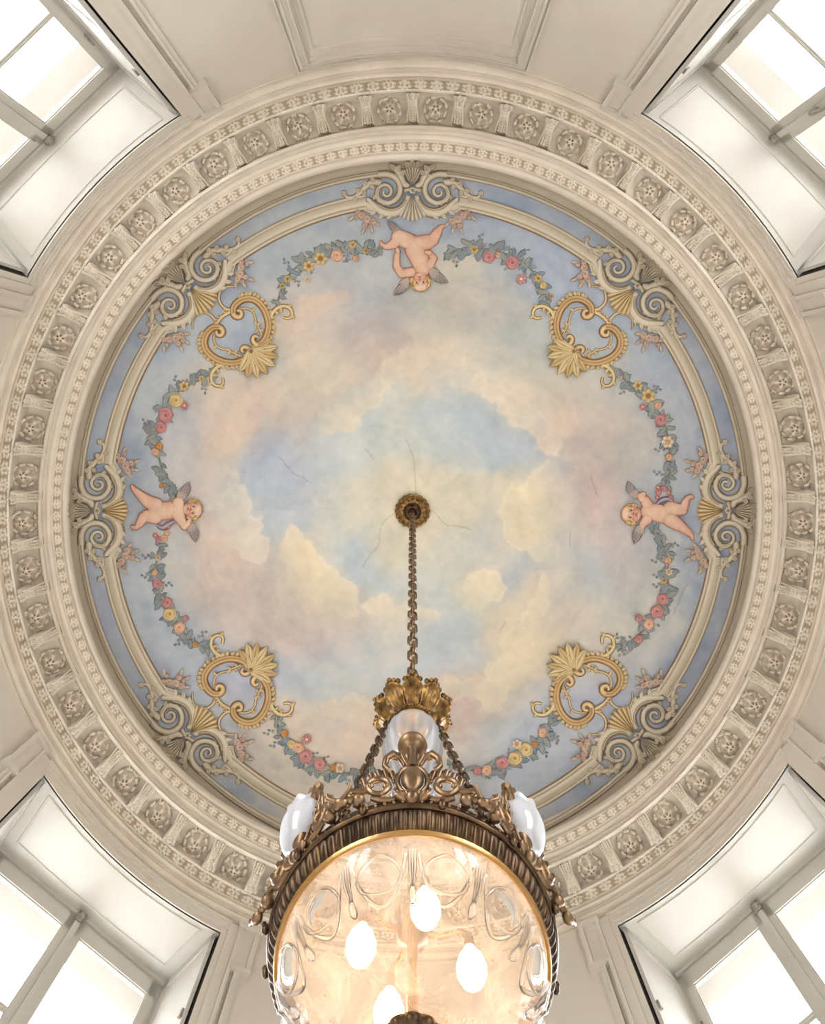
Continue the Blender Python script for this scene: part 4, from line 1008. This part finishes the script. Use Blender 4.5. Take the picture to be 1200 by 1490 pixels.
def milky(name, body, fac, gr=.05):
    m = bpy.data.materials.new(name); m.use_nodes = True; n = m.node_tree; n.nodes.clear()
    o_ = n.nodes.new('ShaderNodeOutputMaterial'); tr = n.nodes.new('ShaderNodeBsdfTransparent'); tl = n.nodes.new('ShaderNodeBsdfTranslucent'); g = n.nodes.new('ShaderNodeBsdfGlossy')
    tl.inputs[0].default_value = body; g.inputs['Roughness'].default_value = gr; tr.inputs[0].default_value = (.95,.95,.95,1)
    a1 = n.nodes.new('ShaderNodeMixShader'); a2 = n.nodes.new('ShaderNodeMixShader'); lw = n.nodes.new('ShaderNodeLayerWeight'); lw.inputs[0].default_value = .35
    mr = n.nodes.new('ShaderNodeMapRange'); mr.inputs[3].default_value = fac; mr.inputs[4].default_value = min(1, fac+.6); n.links.new(lw.outputs['Facing'], mr.inputs[0])
    fr = n.nodes.new('ShaderNodeFresnel'); fr.inputs[0].default_value = 1.45
    n.links.new(mr.outputs[0], a1.inputs[0]); n.links.new(tr.outputs[0], a1.inputs[1]); n.links.new(tl.outputs[0], a1.inputs[2])
    n.links.new(fr.outputs[0], a2.inputs[0]); n.links.new(a1.outputs[0], a2.inputs[1]); n.links.new(g.outputs[0], a2.inputs[2]); n.links.new(a2.outputs[0], o_.inputs[0]); return m
M['bell'] = milky('fluted_bell_glass', (.92, .93, .96, 1), .15)
M['swag'] = milky('moulded_glass', (1.0, .97, .94, 1), .24, .05)
# frosted shades
m = bpy.data.materials.new('frosted_glass'); m.use_nodes = True; n = m.node_tree; n.nodes.clear()
o_ = n.nodes.new('ShaderNodeOutputMaterial'); tr = n.nodes.new('ShaderNodeBsdfTransparent'); tl = n.nodes.new('ShaderNodeBsdfTranslucent'); df = n.nodes.new('ShaderNodeBsdfDiffuse')
gl_ = n.nodes.new('ShaderNodeBsdfGlossy'); gl_.inputs['Roughness'].default_value = .12; tl.inputs[0].default_value = (.9,.93,1,1); df.inputs[0].default_value = (.9,.92,.97,1)
a1 = n.nodes.new('ShaderNodeMixShader'); a2 = n.nodes.new('ShaderNodeMixShader'); a3 = n.nodes.new('ShaderNodeMixShader'); a1.inputs[0].default_value = .5; a2.inputs[0].default_value = .62; a3.inputs[0].default_value = .12
n.links.new(tl.outputs[0], a1.inputs[1]); n.links.new(df.outputs[0], a1.inputs[2]); n.links.new(tr.outputs[0], a2.inputs[1]); n.links.new(a1.outputs[0], a2.inputs[2])
n.links.new(a2.outputs[0], a3.inputs[1]); n.links.new(gl_.outputs[0], a3.inputs[2]); n.links.new(a3.outputs[0], o_.inputs[0]); M['frost'] = m
# the big bowl: clear glass with an old hazy film and rust specks
m = bpy.data.materials.new('hazy_bowl_glass'); m.use_nodes = True; n = m.node_tree; n.nodes.clear()
o_ = n.nodes.new('ShaderNodeOutputMaterial'); tr = n.nodes.new('ShaderNodeBsdfTransparent'); tl = n.nodes.new('ShaderNodeBsdfTranslucent'); df = n.nodes.new('ShaderNodeBsdfDiffuse')
gl_ = n.nodes.new('ShaderNodeBsdfGlossy'); gl_.inputs['Roughness'].default_value = .06; tr.inputs[0].default_value = (.97, .93, .87, 1)
tl.inputs[0].default_value = (.93, .80, .70, 1); df.inputs[0].default_value = (.74, .65, .59, 1)
tc = n.nodes.new('ShaderNodeTexCoord'); no = n.nodes.new('ShaderNodeTexNoise'); no.inputs['Scale'].default_value = 5; no.inputs['Detail'].default_value = 9; no.inputs['Roughness'].default_value = .68
no.inputs['Distortion'].default_value = .8
n.links.new(tc.outputs['Object'], no.inputs['Vector'])
mr = n.nodes.new('ShaderNodeMapRange'); mr.inputs[1].default_value = .3; mr.inputs[2].default_value = .7; mr.inputs[3].default_value = .10; mr.inputs[4].default_value = .52
n.links.new(no.outputs[0], mr.inputs[0])
a1 = n.nodes.new('ShaderNodeMixShader'); a1.inputs[0].default_value = .3; a2 = n.nodes.new('ShaderNodeMixShader'); a3 = n.nodes.new('ShaderNodeMixShader'); a4 = n.nodes.new('ShaderNodeMixShader')
n.links.new(tl.outputs[0], a1.inputs[1]); n.links.new(df.outputs[0], a1.inputs[2])
n.links.new(mr.outputs[0], a2.inputs[0]); n.links.new(tr.outputs[0], a2.inputs[1]); n.links.new(a1.outputs[0], a2.inputs[2])
fr = n.nodes.new('ShaderNodeFresnel'); fr.inputs[0].default_value = 1.4
n.links.new(fr.outputs[0], a3.inputs[0]); n.links.new(a2.outputs[0], a3.inputs[1]); n.links.new(gl_.outputs[0], a3.inputs[2])
rs = n.nodes.new('ShaderNodeTexNoise'); rs.inputs['Scale'].default_value = 38; rs.inputs['Detail'].default_value = 8; n.links.new(tc.outputs['Object'], rs.inputs['Vector'])
rr_ = n.nodes.new('ShaderNodeMapRange'); rr_.inputs[1].default_value = .70; rr_.inputs[2].default_value = .73; n.links.new(rs.outputs[0], rr_.inputs[0])
rd = n.nodes.new('ShaderNodeBsdfTranslucent'); rd.inputs[0].default_value = (.55, .22, .05, 1)
n.links.new(rr_.outputs[0], a4.inputs[0]); n.links.new(a3.outputs[0], a4.inputs[1]); n.links.new(rd.outputs[0], a4.inputs[2]); n.links.new(a4.outputs[0], o_.inputs[0])
M['bowl'] = m
m = bpy.data.materials.new('lit_bulb'); m.use_nodes = True; n = m.node_tree; n.nodes.clear(); o_ = n.nodes.new('ShaderNodeOutputMaterial'); e_ = n.nodes.new('ShaderNodeEmission')
e_.inputs[0].default_value = (1, .66, .34, 1); e_.inputs[1].default_value = 10; n.links.new(e_.outputs[0], o_.inputs[0]); M['bulb'] = m

lan = empty('hanging_lantern', (AX_, AY_, 2.4+CZ), 'large bronze and glass lantern with four lit bulbs hanging by a chain', 'lantern')
def lp(mb, name, m, parent=None, **k):
    o = mb.build(name, m, None, **k); p = parent or lan; o.parent = p
    if p is lan: o.location = (0, 0, -2.4)
    return o
def Lz(r, a, Z, dr=0): return ((r)*cos(a), (r)*sin(a), Z)
# ring: fluted band with plain fillets
mb = MB(); mb.lathe([(.488,2.375),(.486,2.362),(.497,2.352),(.503,2.358),(.506,2.368)], 120)
rim = lp(mb, 'lower_fillet', 'brassy')
mb = MB(); rows = []; NR = 480
for i in range(NR):
    a = 2*pi*i/NR; k = (i % 5)/5; g = abs(sin(pi*k)); row = []
    for j in range(8):
        t = j/7; r = .505+.031*t+.010*g*sin(pi*t)**.6; Z = 2.368+.074*t-.014*g*sin(pi*t)**.6; row.append(Lz(r, a, Z))
    rows.append(row)
mb.grid(rows, True); lp(mb, 'fluted_band', 'dark_bronze')
mb = MB(); mb.lathe([(.536,2.44),(.541,2.437),(.549,2.447),(.549,2.457),(.541,2.466),(.544,2.485),(.538,2.49),(.50,2.485),(.495,2.40),(.488,2.375)], 160)
lp(mb, 'upper_fillet', 'bronze')
mb = MB()
for q in range(96):
    a = 2*pi*q/96; mb.ball(Lz(.541, a, 2.476), .0085, 6, 4)
lp(mb, 'bead_row', 'bronze', kind='stuff')
# bowl
BP = [(.486,2.372),(.484,2.34),(.474,2.30),(.452,2.262),(.41,2.222),(.35,2.187),(.27,2.16),(.19,2.142),(.11,2.128),(.06,2.122)]
def bz(r):
    for (r0, z0), (r1, z1) in zip(BP, BP[1:]):
        if r1 <= r <= r0: return z0+(z1-z0)*(r0-r)/(r0-r1)
    return 2.372 if r > .48 else 2.12
def smooth_prof(P, n=5): return spline([(a, b_) for a, b_ in P], n)
mb = MB(); mb.lathe(smooth_prof(BP), 96); bowl = lp(mb, 'glass_bowl', 'bowl')
# moulded swags: a loop with an inner oval between the drops
NS = 12
for k in range(NS):
    a0 = radians(90)+2*pi*k/NS; a1 = a0+2*pi/NS
    def loop(ins, dep, rad, seg=18):
        pts = []
        for i in range(seg+1):
            t = i/seg; a = a0+ins+(a1-a0-2*ins)*t; r = .474-dep*sin(pi*t)**.75
            pts.append(Lz(r, a, bz(r)-.013))
        return pts
    mb = MB(); mb.tube(loop(.05, .096, 0, 30), .0075, 10)
    lp(mb, 'swag_loop', 'swag')
    mb = MB(); am = (a0+a1)/2; r = .44; ca, sa = cos(am), sin(am)
    rows = []
    for i in range(20):        # oval cabochon
        ph = 2*pi*i/20; row = []
        for j in range(6):
            t = j/5; rr = r+.028*t*cos(ph); tt = .062*t*sin(ph); zz_ = bz(min(.484, rr))-.004-.012*(1-t*t)
            row.append((rr*ca-tt*sa, rr*sa+tt*ca, zz_))
        rows.append(row)
    mb.grid(rows, True); cb = lp(mb, 'cabochon', 'glass')
    mb = MB(); pts = []
    for i in range(28):
        ph = 2*pi*i/28; rr = r+.003+.034*cos(ph); tt = .078*sin(ph)*(1-.12*cos(ph)); pts.append((rr*ca-tt*sa, rr*sa+tt*ca, bz(min(.484, rr))-.015))
    mb.tube(pts, .0055, 10, True); lp(mb, 'cabochon_rim', 'swag')
    mb = MB()
    for off in (-.022, 0, .022):
        P = [Lz(.478, a0+off, bz(.478)-.012), Lz(.45, a0+off*.8, bz(.45)-.014), Lz(.415, a0+off*.4, bz(.415)-.014)]
        mb.tube(P, [.006, .007, .004], 8)
    mb.tube([Lz(.42, a0, bz(.42)-.014), Lz(.405, a0, bz(.405)-.018), Lz(.39, a0, bz(.39)-.02), Lz(.378, a0, bz(.378)-.016)], [.006, .014, .015, .006], 12)
    lp(mb, 'glass_drop', 'swag')
# bottom finial
mb = MB(); lob_ = []
rows = []
for i in range(96):
    a = 2*pi*i/96; k = abs(cos(a*6)); row = []
    for r, z, s_ in ((.045,2.12,0),(.07,2.112,.0),(.10,2.098,.5),(.118,2.088,1),(.11,2.07,1),(.085,2.058,.6),(.05,2.05,.2),(.03,2.03,0),(.035,2.0,0),(.02,1.975,0),(.0,1.968,0)):
        row.append(Lz(r*(1-.10*s_*(1-k)), a, z-.008*s_*k))
    rows.append(row)
mb.grid(rows, True); lp(mb, 'bottom_finial', 'dark_bronze')
# bulbs on a hub
mb = MB(); mb.lathe([(0,2.66),(.03,2.66),(.045,2.63),(.03,2.58),(.06,2.55),(.06,2.50),(.02,2.47),(.02,2.14),(.03,2.125)], 20)
lp(mb, 'stem_hub', 'bronze')
for k, (x, y) in enumerate(((-.186,1.976),(.047,1.842),(.213,2.058),(-.085,2.215))):
    x, y = x-AX_, y-AY_
    mb = MB(); mb.tube([(x*.15, y*.15, 2.53), (x*.5, y*.5, 2.50), (x*.85, y*.85, 2.52), (x, y, 2.49), (x, y, 2.44)], [.012,.011,.011,.02,.022], 10)
    arm = lp(mb, 'lamp_arm', 'bronze')
    mb = MB(); mb.lathe([(0,2.285),(.02,2.288),(.041,2.305),(.054,2.335),(.055,2.36),(.044,2.395),(.028,2.42),(.02,2.44)], 24, x, y)
    lp(mb, 'bulb', 'bulb', label='glowing warm white bulb')
# central glass vase and its cap
VP_ = [(.10,4.12),(.115,4.09),(.15,4.04),(.174,3.96),(.178,3.88),(.168,3.78),(.15,3.66),(.132,3.52),(.118,3.38),(.11,3.24),(.112,3.16)]
mb = MB(); rows = []; P_ = smooth_prof(VP_, 4)
for i in range(96):
    a = 2*pi*i/96; rows.append([((r+.004*cos(a*16)*min(1, (4.12-z)*4))*cos(a), (r+.004*cos(a*16)*min(1, (4.12-z)*4))*sin(a), z) for r, z in P_])
mb.grid(rows, True); lp(mb, 'smoke_bell', 'bell', label='clear fluted glass bell under the leafy crown')
mb = MB(); mb.lathe([(.0,4.12),(.09,4.115),(.105,4.125),(.105,4.16),(.09,4.17),(.09,4.2),(.0,4.2)], 40); lp(mb, 'bell_cap', 'brassy')
# crown of leaves
def crown_leaf():
    mb = MB(); rows = []; N = 12
    for i in range(N+1):
        t = i/N; rad = .115+.145*t; z = 4.17+.15*t-.035*sin(pi*t)-(.05*max(0, t-.75)*4 if t > .75 else 0)
        wd = .024+.044*t**.8
        wd *= (1+.16*abs(sin(t*11)))
        if i >= N-1: wd *= .8 if i == N-1 else .5
        row = []
        for j in range(13):
            u = -1+j/6; row.append((rad-.035*u*u*t, wd*u, z-.006*cos(u*pi*5.0)*sin(pi*min(1, t+.1))-.03*u*u))
        rows.append(row)
    mb.grid(rows)
    for k in range(5):       # lobed curled tip
        u = -1+k*.5; mb.ball((.258-.03*abs(u), .05*u, 4.305-.02*abs(u)), (.02, .018, .016), 8, 5)
    me = mb.mesh('crown_leaf', M['gilt']); return me
cm = crown_leaf()
for k in range(10):
    o = bpy.data.objects.new('crown_leaf', cm); C.objects.link(o); o.parent = lan; o.location = (0, 0, -2.4); o.rotation_euler = (0, 0, radians(-90+36*k))
    md = o.modifiers.new('thick', 'SOLIDIFY'); md.thickness = .006
mb = MB(); mb.lathe([(.10,4.135),(.118,4.13),(.13,4.145),(.125,4.17),(.10,4.2),(.09,4.26),(.05,4.33),(.03,4.42),(.035,4.46),(.02,4.5),(.0,4.5)], 48); lp(mb, 'crown_collar', 'gilt')
mb = MB()
for k in range(40): a = 2*pi*k/40; mb.ball(Lz(.127, a, 4.142), .0085, 6, 4)
lp(mb, 'collar_beads', 'gilt', kind='stuff')
for k in range(10):
    a = radians(-72+36*k); mb = MB(); mb.tube([Lz(.12, a, 4.16), Lz(.155, a, 4.20), Lz(.18, a, 4.235), Lz(.185, a, 4.26)], [.01,.008,.008,.012], 7); mb.ball(Lz(.186, a, 4.262), .014, 8, 5); lp(mb, 'crown_bud', 'dark_bronze')
# pierced crest ornaments round the ring: built in a tangent plane (t across, h up)
def crest(scale, plume):
    mb = {}
    def g(nm_): return mb.setdefault(nm_, MB())
    def P(t, h, d=0): return (d, t*scale, h*scale)
    b1 = g('boss'); b1.ball(P(0, .155, .012), (.03*scale, .047*scale, .078*scale), 18, 12)
    f1 = g('boss_frame'); f1.tube([P(.060*cos(2*pi*i/28), .155+.095*sin(2*pi*i/28), .006) for i in range(28)], .0105*scale, 8, True)
    for i in range(14): f1.ball(P(.074*cos(2*pi*i/14), .155+.11*sin(2*pi*i/14), 0), .009*scale, 6, 4)
    l1 = g('leaf_foot')
    for q in range(-3, 4):
        an = q*.36; l1.tube([P(.02*q/3, .03), P(.02*q/3+.04*sin(an), .055+.03*cos(an)-.03, .02), P(.075*sin(an), .02+.045*cos(an), .022)], [.012*scale, .017*scale, .008*scale], 7)
    l1.ball(P(0, .03, .012), (.03*scale, .03*scale, .03*scale), 10, 6)
    sc = g('scroll')
    for s_ in (-1, 1):
        # horn curling out from the neck
        sc.tube([P(s_*x, h, d) for x, h, d in ((.03,.27,0),(.05,.315,.01),(.085,.32,.02),(.11,.285,.02),(.115,.24,.015),(.095,.215,.012))], [.012*scale,.017*scale,.019*scale,.016*scale,.012*scale,.014*scale], 8)
        # pierced eye ring
        sc.tube([P(s_*(.135+.042*cos(2*pi*i/20)), .115+.05*sin(2*pi*i/20), .006) for i in range(20)], .0125*scale, 8, True)
        sc.ball(P(s_*.105, .115, .006), .014*scale, 8, 5); sc.ball(P(s_*.165, .115, .006), .014*scale, 8, 5)
        # leaf shell over the eye
        for q in range(5):
            t_ = q/4; x = .085+.11*t_; h = .185+.035*sin(pi*t_)-.05*t_
            sc.tube([P(s_*(x-.012), h-.02), P(s_*x, h+.01, .012), P(s_*(x+.014), h+.02, .006)], [.011*scale,.014*scale,.007*scale], 7)
        # tapering leaf scroll running down along the ring
        sc.tube([P(s_*x, h, 0) for x, h in ((.17,.10),(.205,.085),(.235,.09),(.25,.07),(.235,.05),(.215,.055))], [.012*scale,.014*scale,.013*scale,.011*scale,.01*scale,.012*scale], 8)
        sc.tube([P(s_*x, h, 0) for x, h in ((.19,.055),(.24,.035),(.29,.03),(.325,.045),(.33,.065))], [.016*scale,.014*scale,.011*scale,.008*scale,.01*scale], 8)
        sc.ball(P(s_*.205, .03, 0), (.03*scale, .028*scale, .02*scale), 8, 5); sc.ball(P(s_*.27, .018, 0), (.022*scale, .03*scale, .016*scale), 8, 5)
        sc.tube([P(s_*x, h, 0) for x, h in ((.06,.05),(.09,.035),(.13,.04),(.16,.05))], [.012*scale,.013*scale,.012*scale,.01*scale], 8)
    nk = g('neck'); nk.tube([P(0, .24), P(0, .30, .01), P(0, .36, .01), P(0, .40, .005)], [.03*scale, .02*scale, .024*scale, .032*scale], 12)
    for s_ in (-1, 0, 1): nk.tube([P(s_*.02, .27), P(s_*.042, .31, .018), P(s_*.04, .35, .02)], [.012*scale,.013*scale,.008*scale], 7)
    if not plume:
        c1 = g('cup'); rows = []
        prof = [(.0,.46),(.04,.455),(.060,.44),(.066,.42),(.060,.40),(.054,.398),(.045,.385),(.03,.37),(.0,.36)]
        c1.lathe([(r*scale, z*scale) for r, z in prof], 32)
    else:
        pl = g('plume')
        for q in range(-2, 3):
            an = q*.42; pl.tube([P(0, .25), P(.05*sin(an), .25+.05*cos(an), .01), P(.10*sin(an), .25+.10*cos(an), .02), P(.135*sin(an*1.15), .25+.12*cos(an), .035), P(.14*sin(an*1.2), .25+.10*cos(an), .045)], [.015*scale,.024*scale,.026*scale,.022*scale,.012*scale], 9)
    return mb
crests = {}
for k, (deg, sc_, plume) in enumerate(((-90, 1, 0), (-144, .98, 1), (-36, .98, 1), (144, .28, 1), (36, .28, 1), (90, .28, 1))):
    a = radians(deg); key = (sc_, plume)
    if key not in crests: crests[key] = {nm_: m_.mesh(nm_, M['bronze']) for nm_, m_ in crest(sc_, plume).items()}
    hold = bpy.data.objects.new('crest_ornament', None); C.objects.link(hold); hold.parent = lan; hold.empty_display_size = .05
    hold.location = (.535*cos(a), .535*sin(a), 2.455-2.4); hold.rotation_euler = (0, 0, a)
    for nm_, me in crests[key].items():
        o = bpy.data.objects.new(nm_, me); C.objects.link(o); o.parent = hold
        if nm_ == 'boss': o['label'] = 'smooth domed bronze boss'
# small knobs round the outside of the ring
for k in range(12):
    a = radians(-172+k*31.2); mb = MB(); mb.ball(Lz(.556, a, 2.45), (.016, .016, .022), 8, 6); mb.ball(Lz(.566, a, 2.47), .011, 6, 4); lp(mb, 'rim_knob', 'dark_bronze')
# frosted candle shades beside the crests
for deg in (-146, -34):
    a = radians(deg); cx, cy = .525*cos(a), .525*sin(a)
    P_ = smooth_prof([(.03,2.565),(.05,2.57),(.08,2.59),(.10,2.63),(.107,2.68),(.102,2.725),(.092,2.755),(.10,2.775)], 4); mb = MB(); rows = []
    for i in range(72):
        q = 2*pi*i/72; rows.append([(cx+(r+.006*cos(q*9)*((z-2.58)/.23)**3)*cos(q), cy+(r+.006*cos(q*9)*((z-2.58)/.23)**3)*sin(q), z+.012*cos(q*9)*((z-2.58)/.23)**3) for r, z in P_])
    mb.grid(rows, True); lp(mb, 'frosted_shade', 'frost', label='frosted scalloped glass shade')
    mb = MB(); mb.lathe([(.012,2.46),(.014,2.54),(.03,2.56),(.04,2.585),(.02,2.60),(0,2.60)], 20, cx, cy); lp(mb, 'shade_cup', 'bronze')
# chains
def link_mesh(nm_, wd, ln, rad, m):
    mb = MB(); pts = []
    for i in range(18):
        a = 2*pi*i/18; pts.append((wd/2*cos(a)*1.0, 0, (ln/2-wd/2)*(1 if sin(a) > .01 else (-1 if sin(a) < -.01 else 0))+wd/2*sin(a)))
    mb.tube(pts, rad, 7, True); return mb.mesh(nm_, M[m])
from mathutils import Vector
def chain(pts, wd, ln, rad, m, parent, ofs, wd2=None):
    A, B = Vector(pts[0]), Vector(pts[1]); L_ = (B-A).length; d = (B-A)/L_; n_ = int(round(L_/(ln-2*rad*1.6))); me = link_mesh('chain_link', wd, L_/n_+2*rad*1.6, rad, m)
    for i in range(n_):
        o = bpy.data.objects.new('chain_link', me); C.objects.link(o); o.parent = parent
        p = A+d*(L_*(i+.5)/n_); o.location = p-Vector(ofs)
        q = d.to_track_quat('Z', 'Y'); import mathutils
        q = q @ mathutils.Quaternion((0, 0, 1), radians(22+(90 if i % 2 else 0)+random.uniform(-8, 8))); o.rotation_mode = 'QUATERNION'; o.rotation_quaternion = q
        if wd2: k = 1+(wd2/wd-1)*i/n_; o.scale = (k, k, 1)
chain([(0, 0, 4.47), (0, 0, 11.62)], .070, .20, .011, 'bronze', lan, (0, 0, 2.4), .098)
for s_ in (-1, 1):
    A = (s_*.150, (1048-VY)*4.17/F-AY_, 4.17); B = (s_*.285, (1203-VY)*2.5/F-AY_, 2.5)
    chain([A, B], .040, .115, .0075, 'dark_bronze', lan, (0, 0, 2.4))
chain([(0, .13, 4.16), (0, .53, 2.49)], .040, .115, .0075, 'dark_bronze', lan, (0, 0, 2.4))
# ceiling rosette
ros = empty('ceiling_rosette', (0, AY_, 12+CZ), 'round gilt bronze ceiling rosette at the centre of the painted sky', 'rosette')
def rp(mb, name, m): o = mb.build(name, m, None); o.parent = ros; o.location = (0, 0, -12); return o
mb = MB(); rows = []
for i in range(144):
    a = 2*pi*i/144; k = abs(cos(a*9)); row = []
    for r, z, s_ in ((.29,11.995,.0),(.325,11.97,1),(.318,11.94,1),(.285,11.93,.5),(.275,11.945,.2),(.235,11.90,.8),(.20,11.865,.8),(.165,11.87,.1)): row.append((r*(1-.06*s_*(1-k))*cos(a), r*(1-.06*s_*(1-k))*sin(a), z-.018*k*s_))
    rows.append(row)
mb.grid(rows, True); rp(mb, 'leaf_rim', 'gilt')
for ring_n, r, z, s_ in ((18, .30, 11.945, .026), (16, .225, 11.89, .03)):
    for q in range(ring_n):
        a = 2*pi*(q+.5*(ring_n == 16))/ring_n; mb = MB(); mb.ball((r*cos(a), r*sin(a), z), (s_, s_, s_*.8), 8, 6); mb.ball(((r-.03)*cos(a), (r-.03)*sin(a), z-.012), (s_*.6, s_*.6, s_*.5), 7, 5); rp(mb, 'petal', 'gilt')
mb = MB(); mb.lathe([(.17,11.88),(.15,11.84),(.12,11.83),(.105,11.80),(.08,11.80),(.075,11.84),(.04,11.84),(.035,11.78),(.0,11.77)], 48); rp(mb, 'centre_boss', 'dark_bronze')
mb = MB()
for q in range(28): a = 2*pi*q/28; mb.ball((.135*cos(a), .135*sin(a), 11.83), .012, 6, 4)
o = rp(mb, 'bead_ring', 'dark_bronze'); o['kind'] = 'stuff'
mb = MB(); mb.tube([(.0+.035*cos(2*pi*i/20), 0, 11.70+.07*sin(2*pi*i/20)) for i in range(20)], .012, 8, True); rp(mb, 'hook', 'dark_bronze')
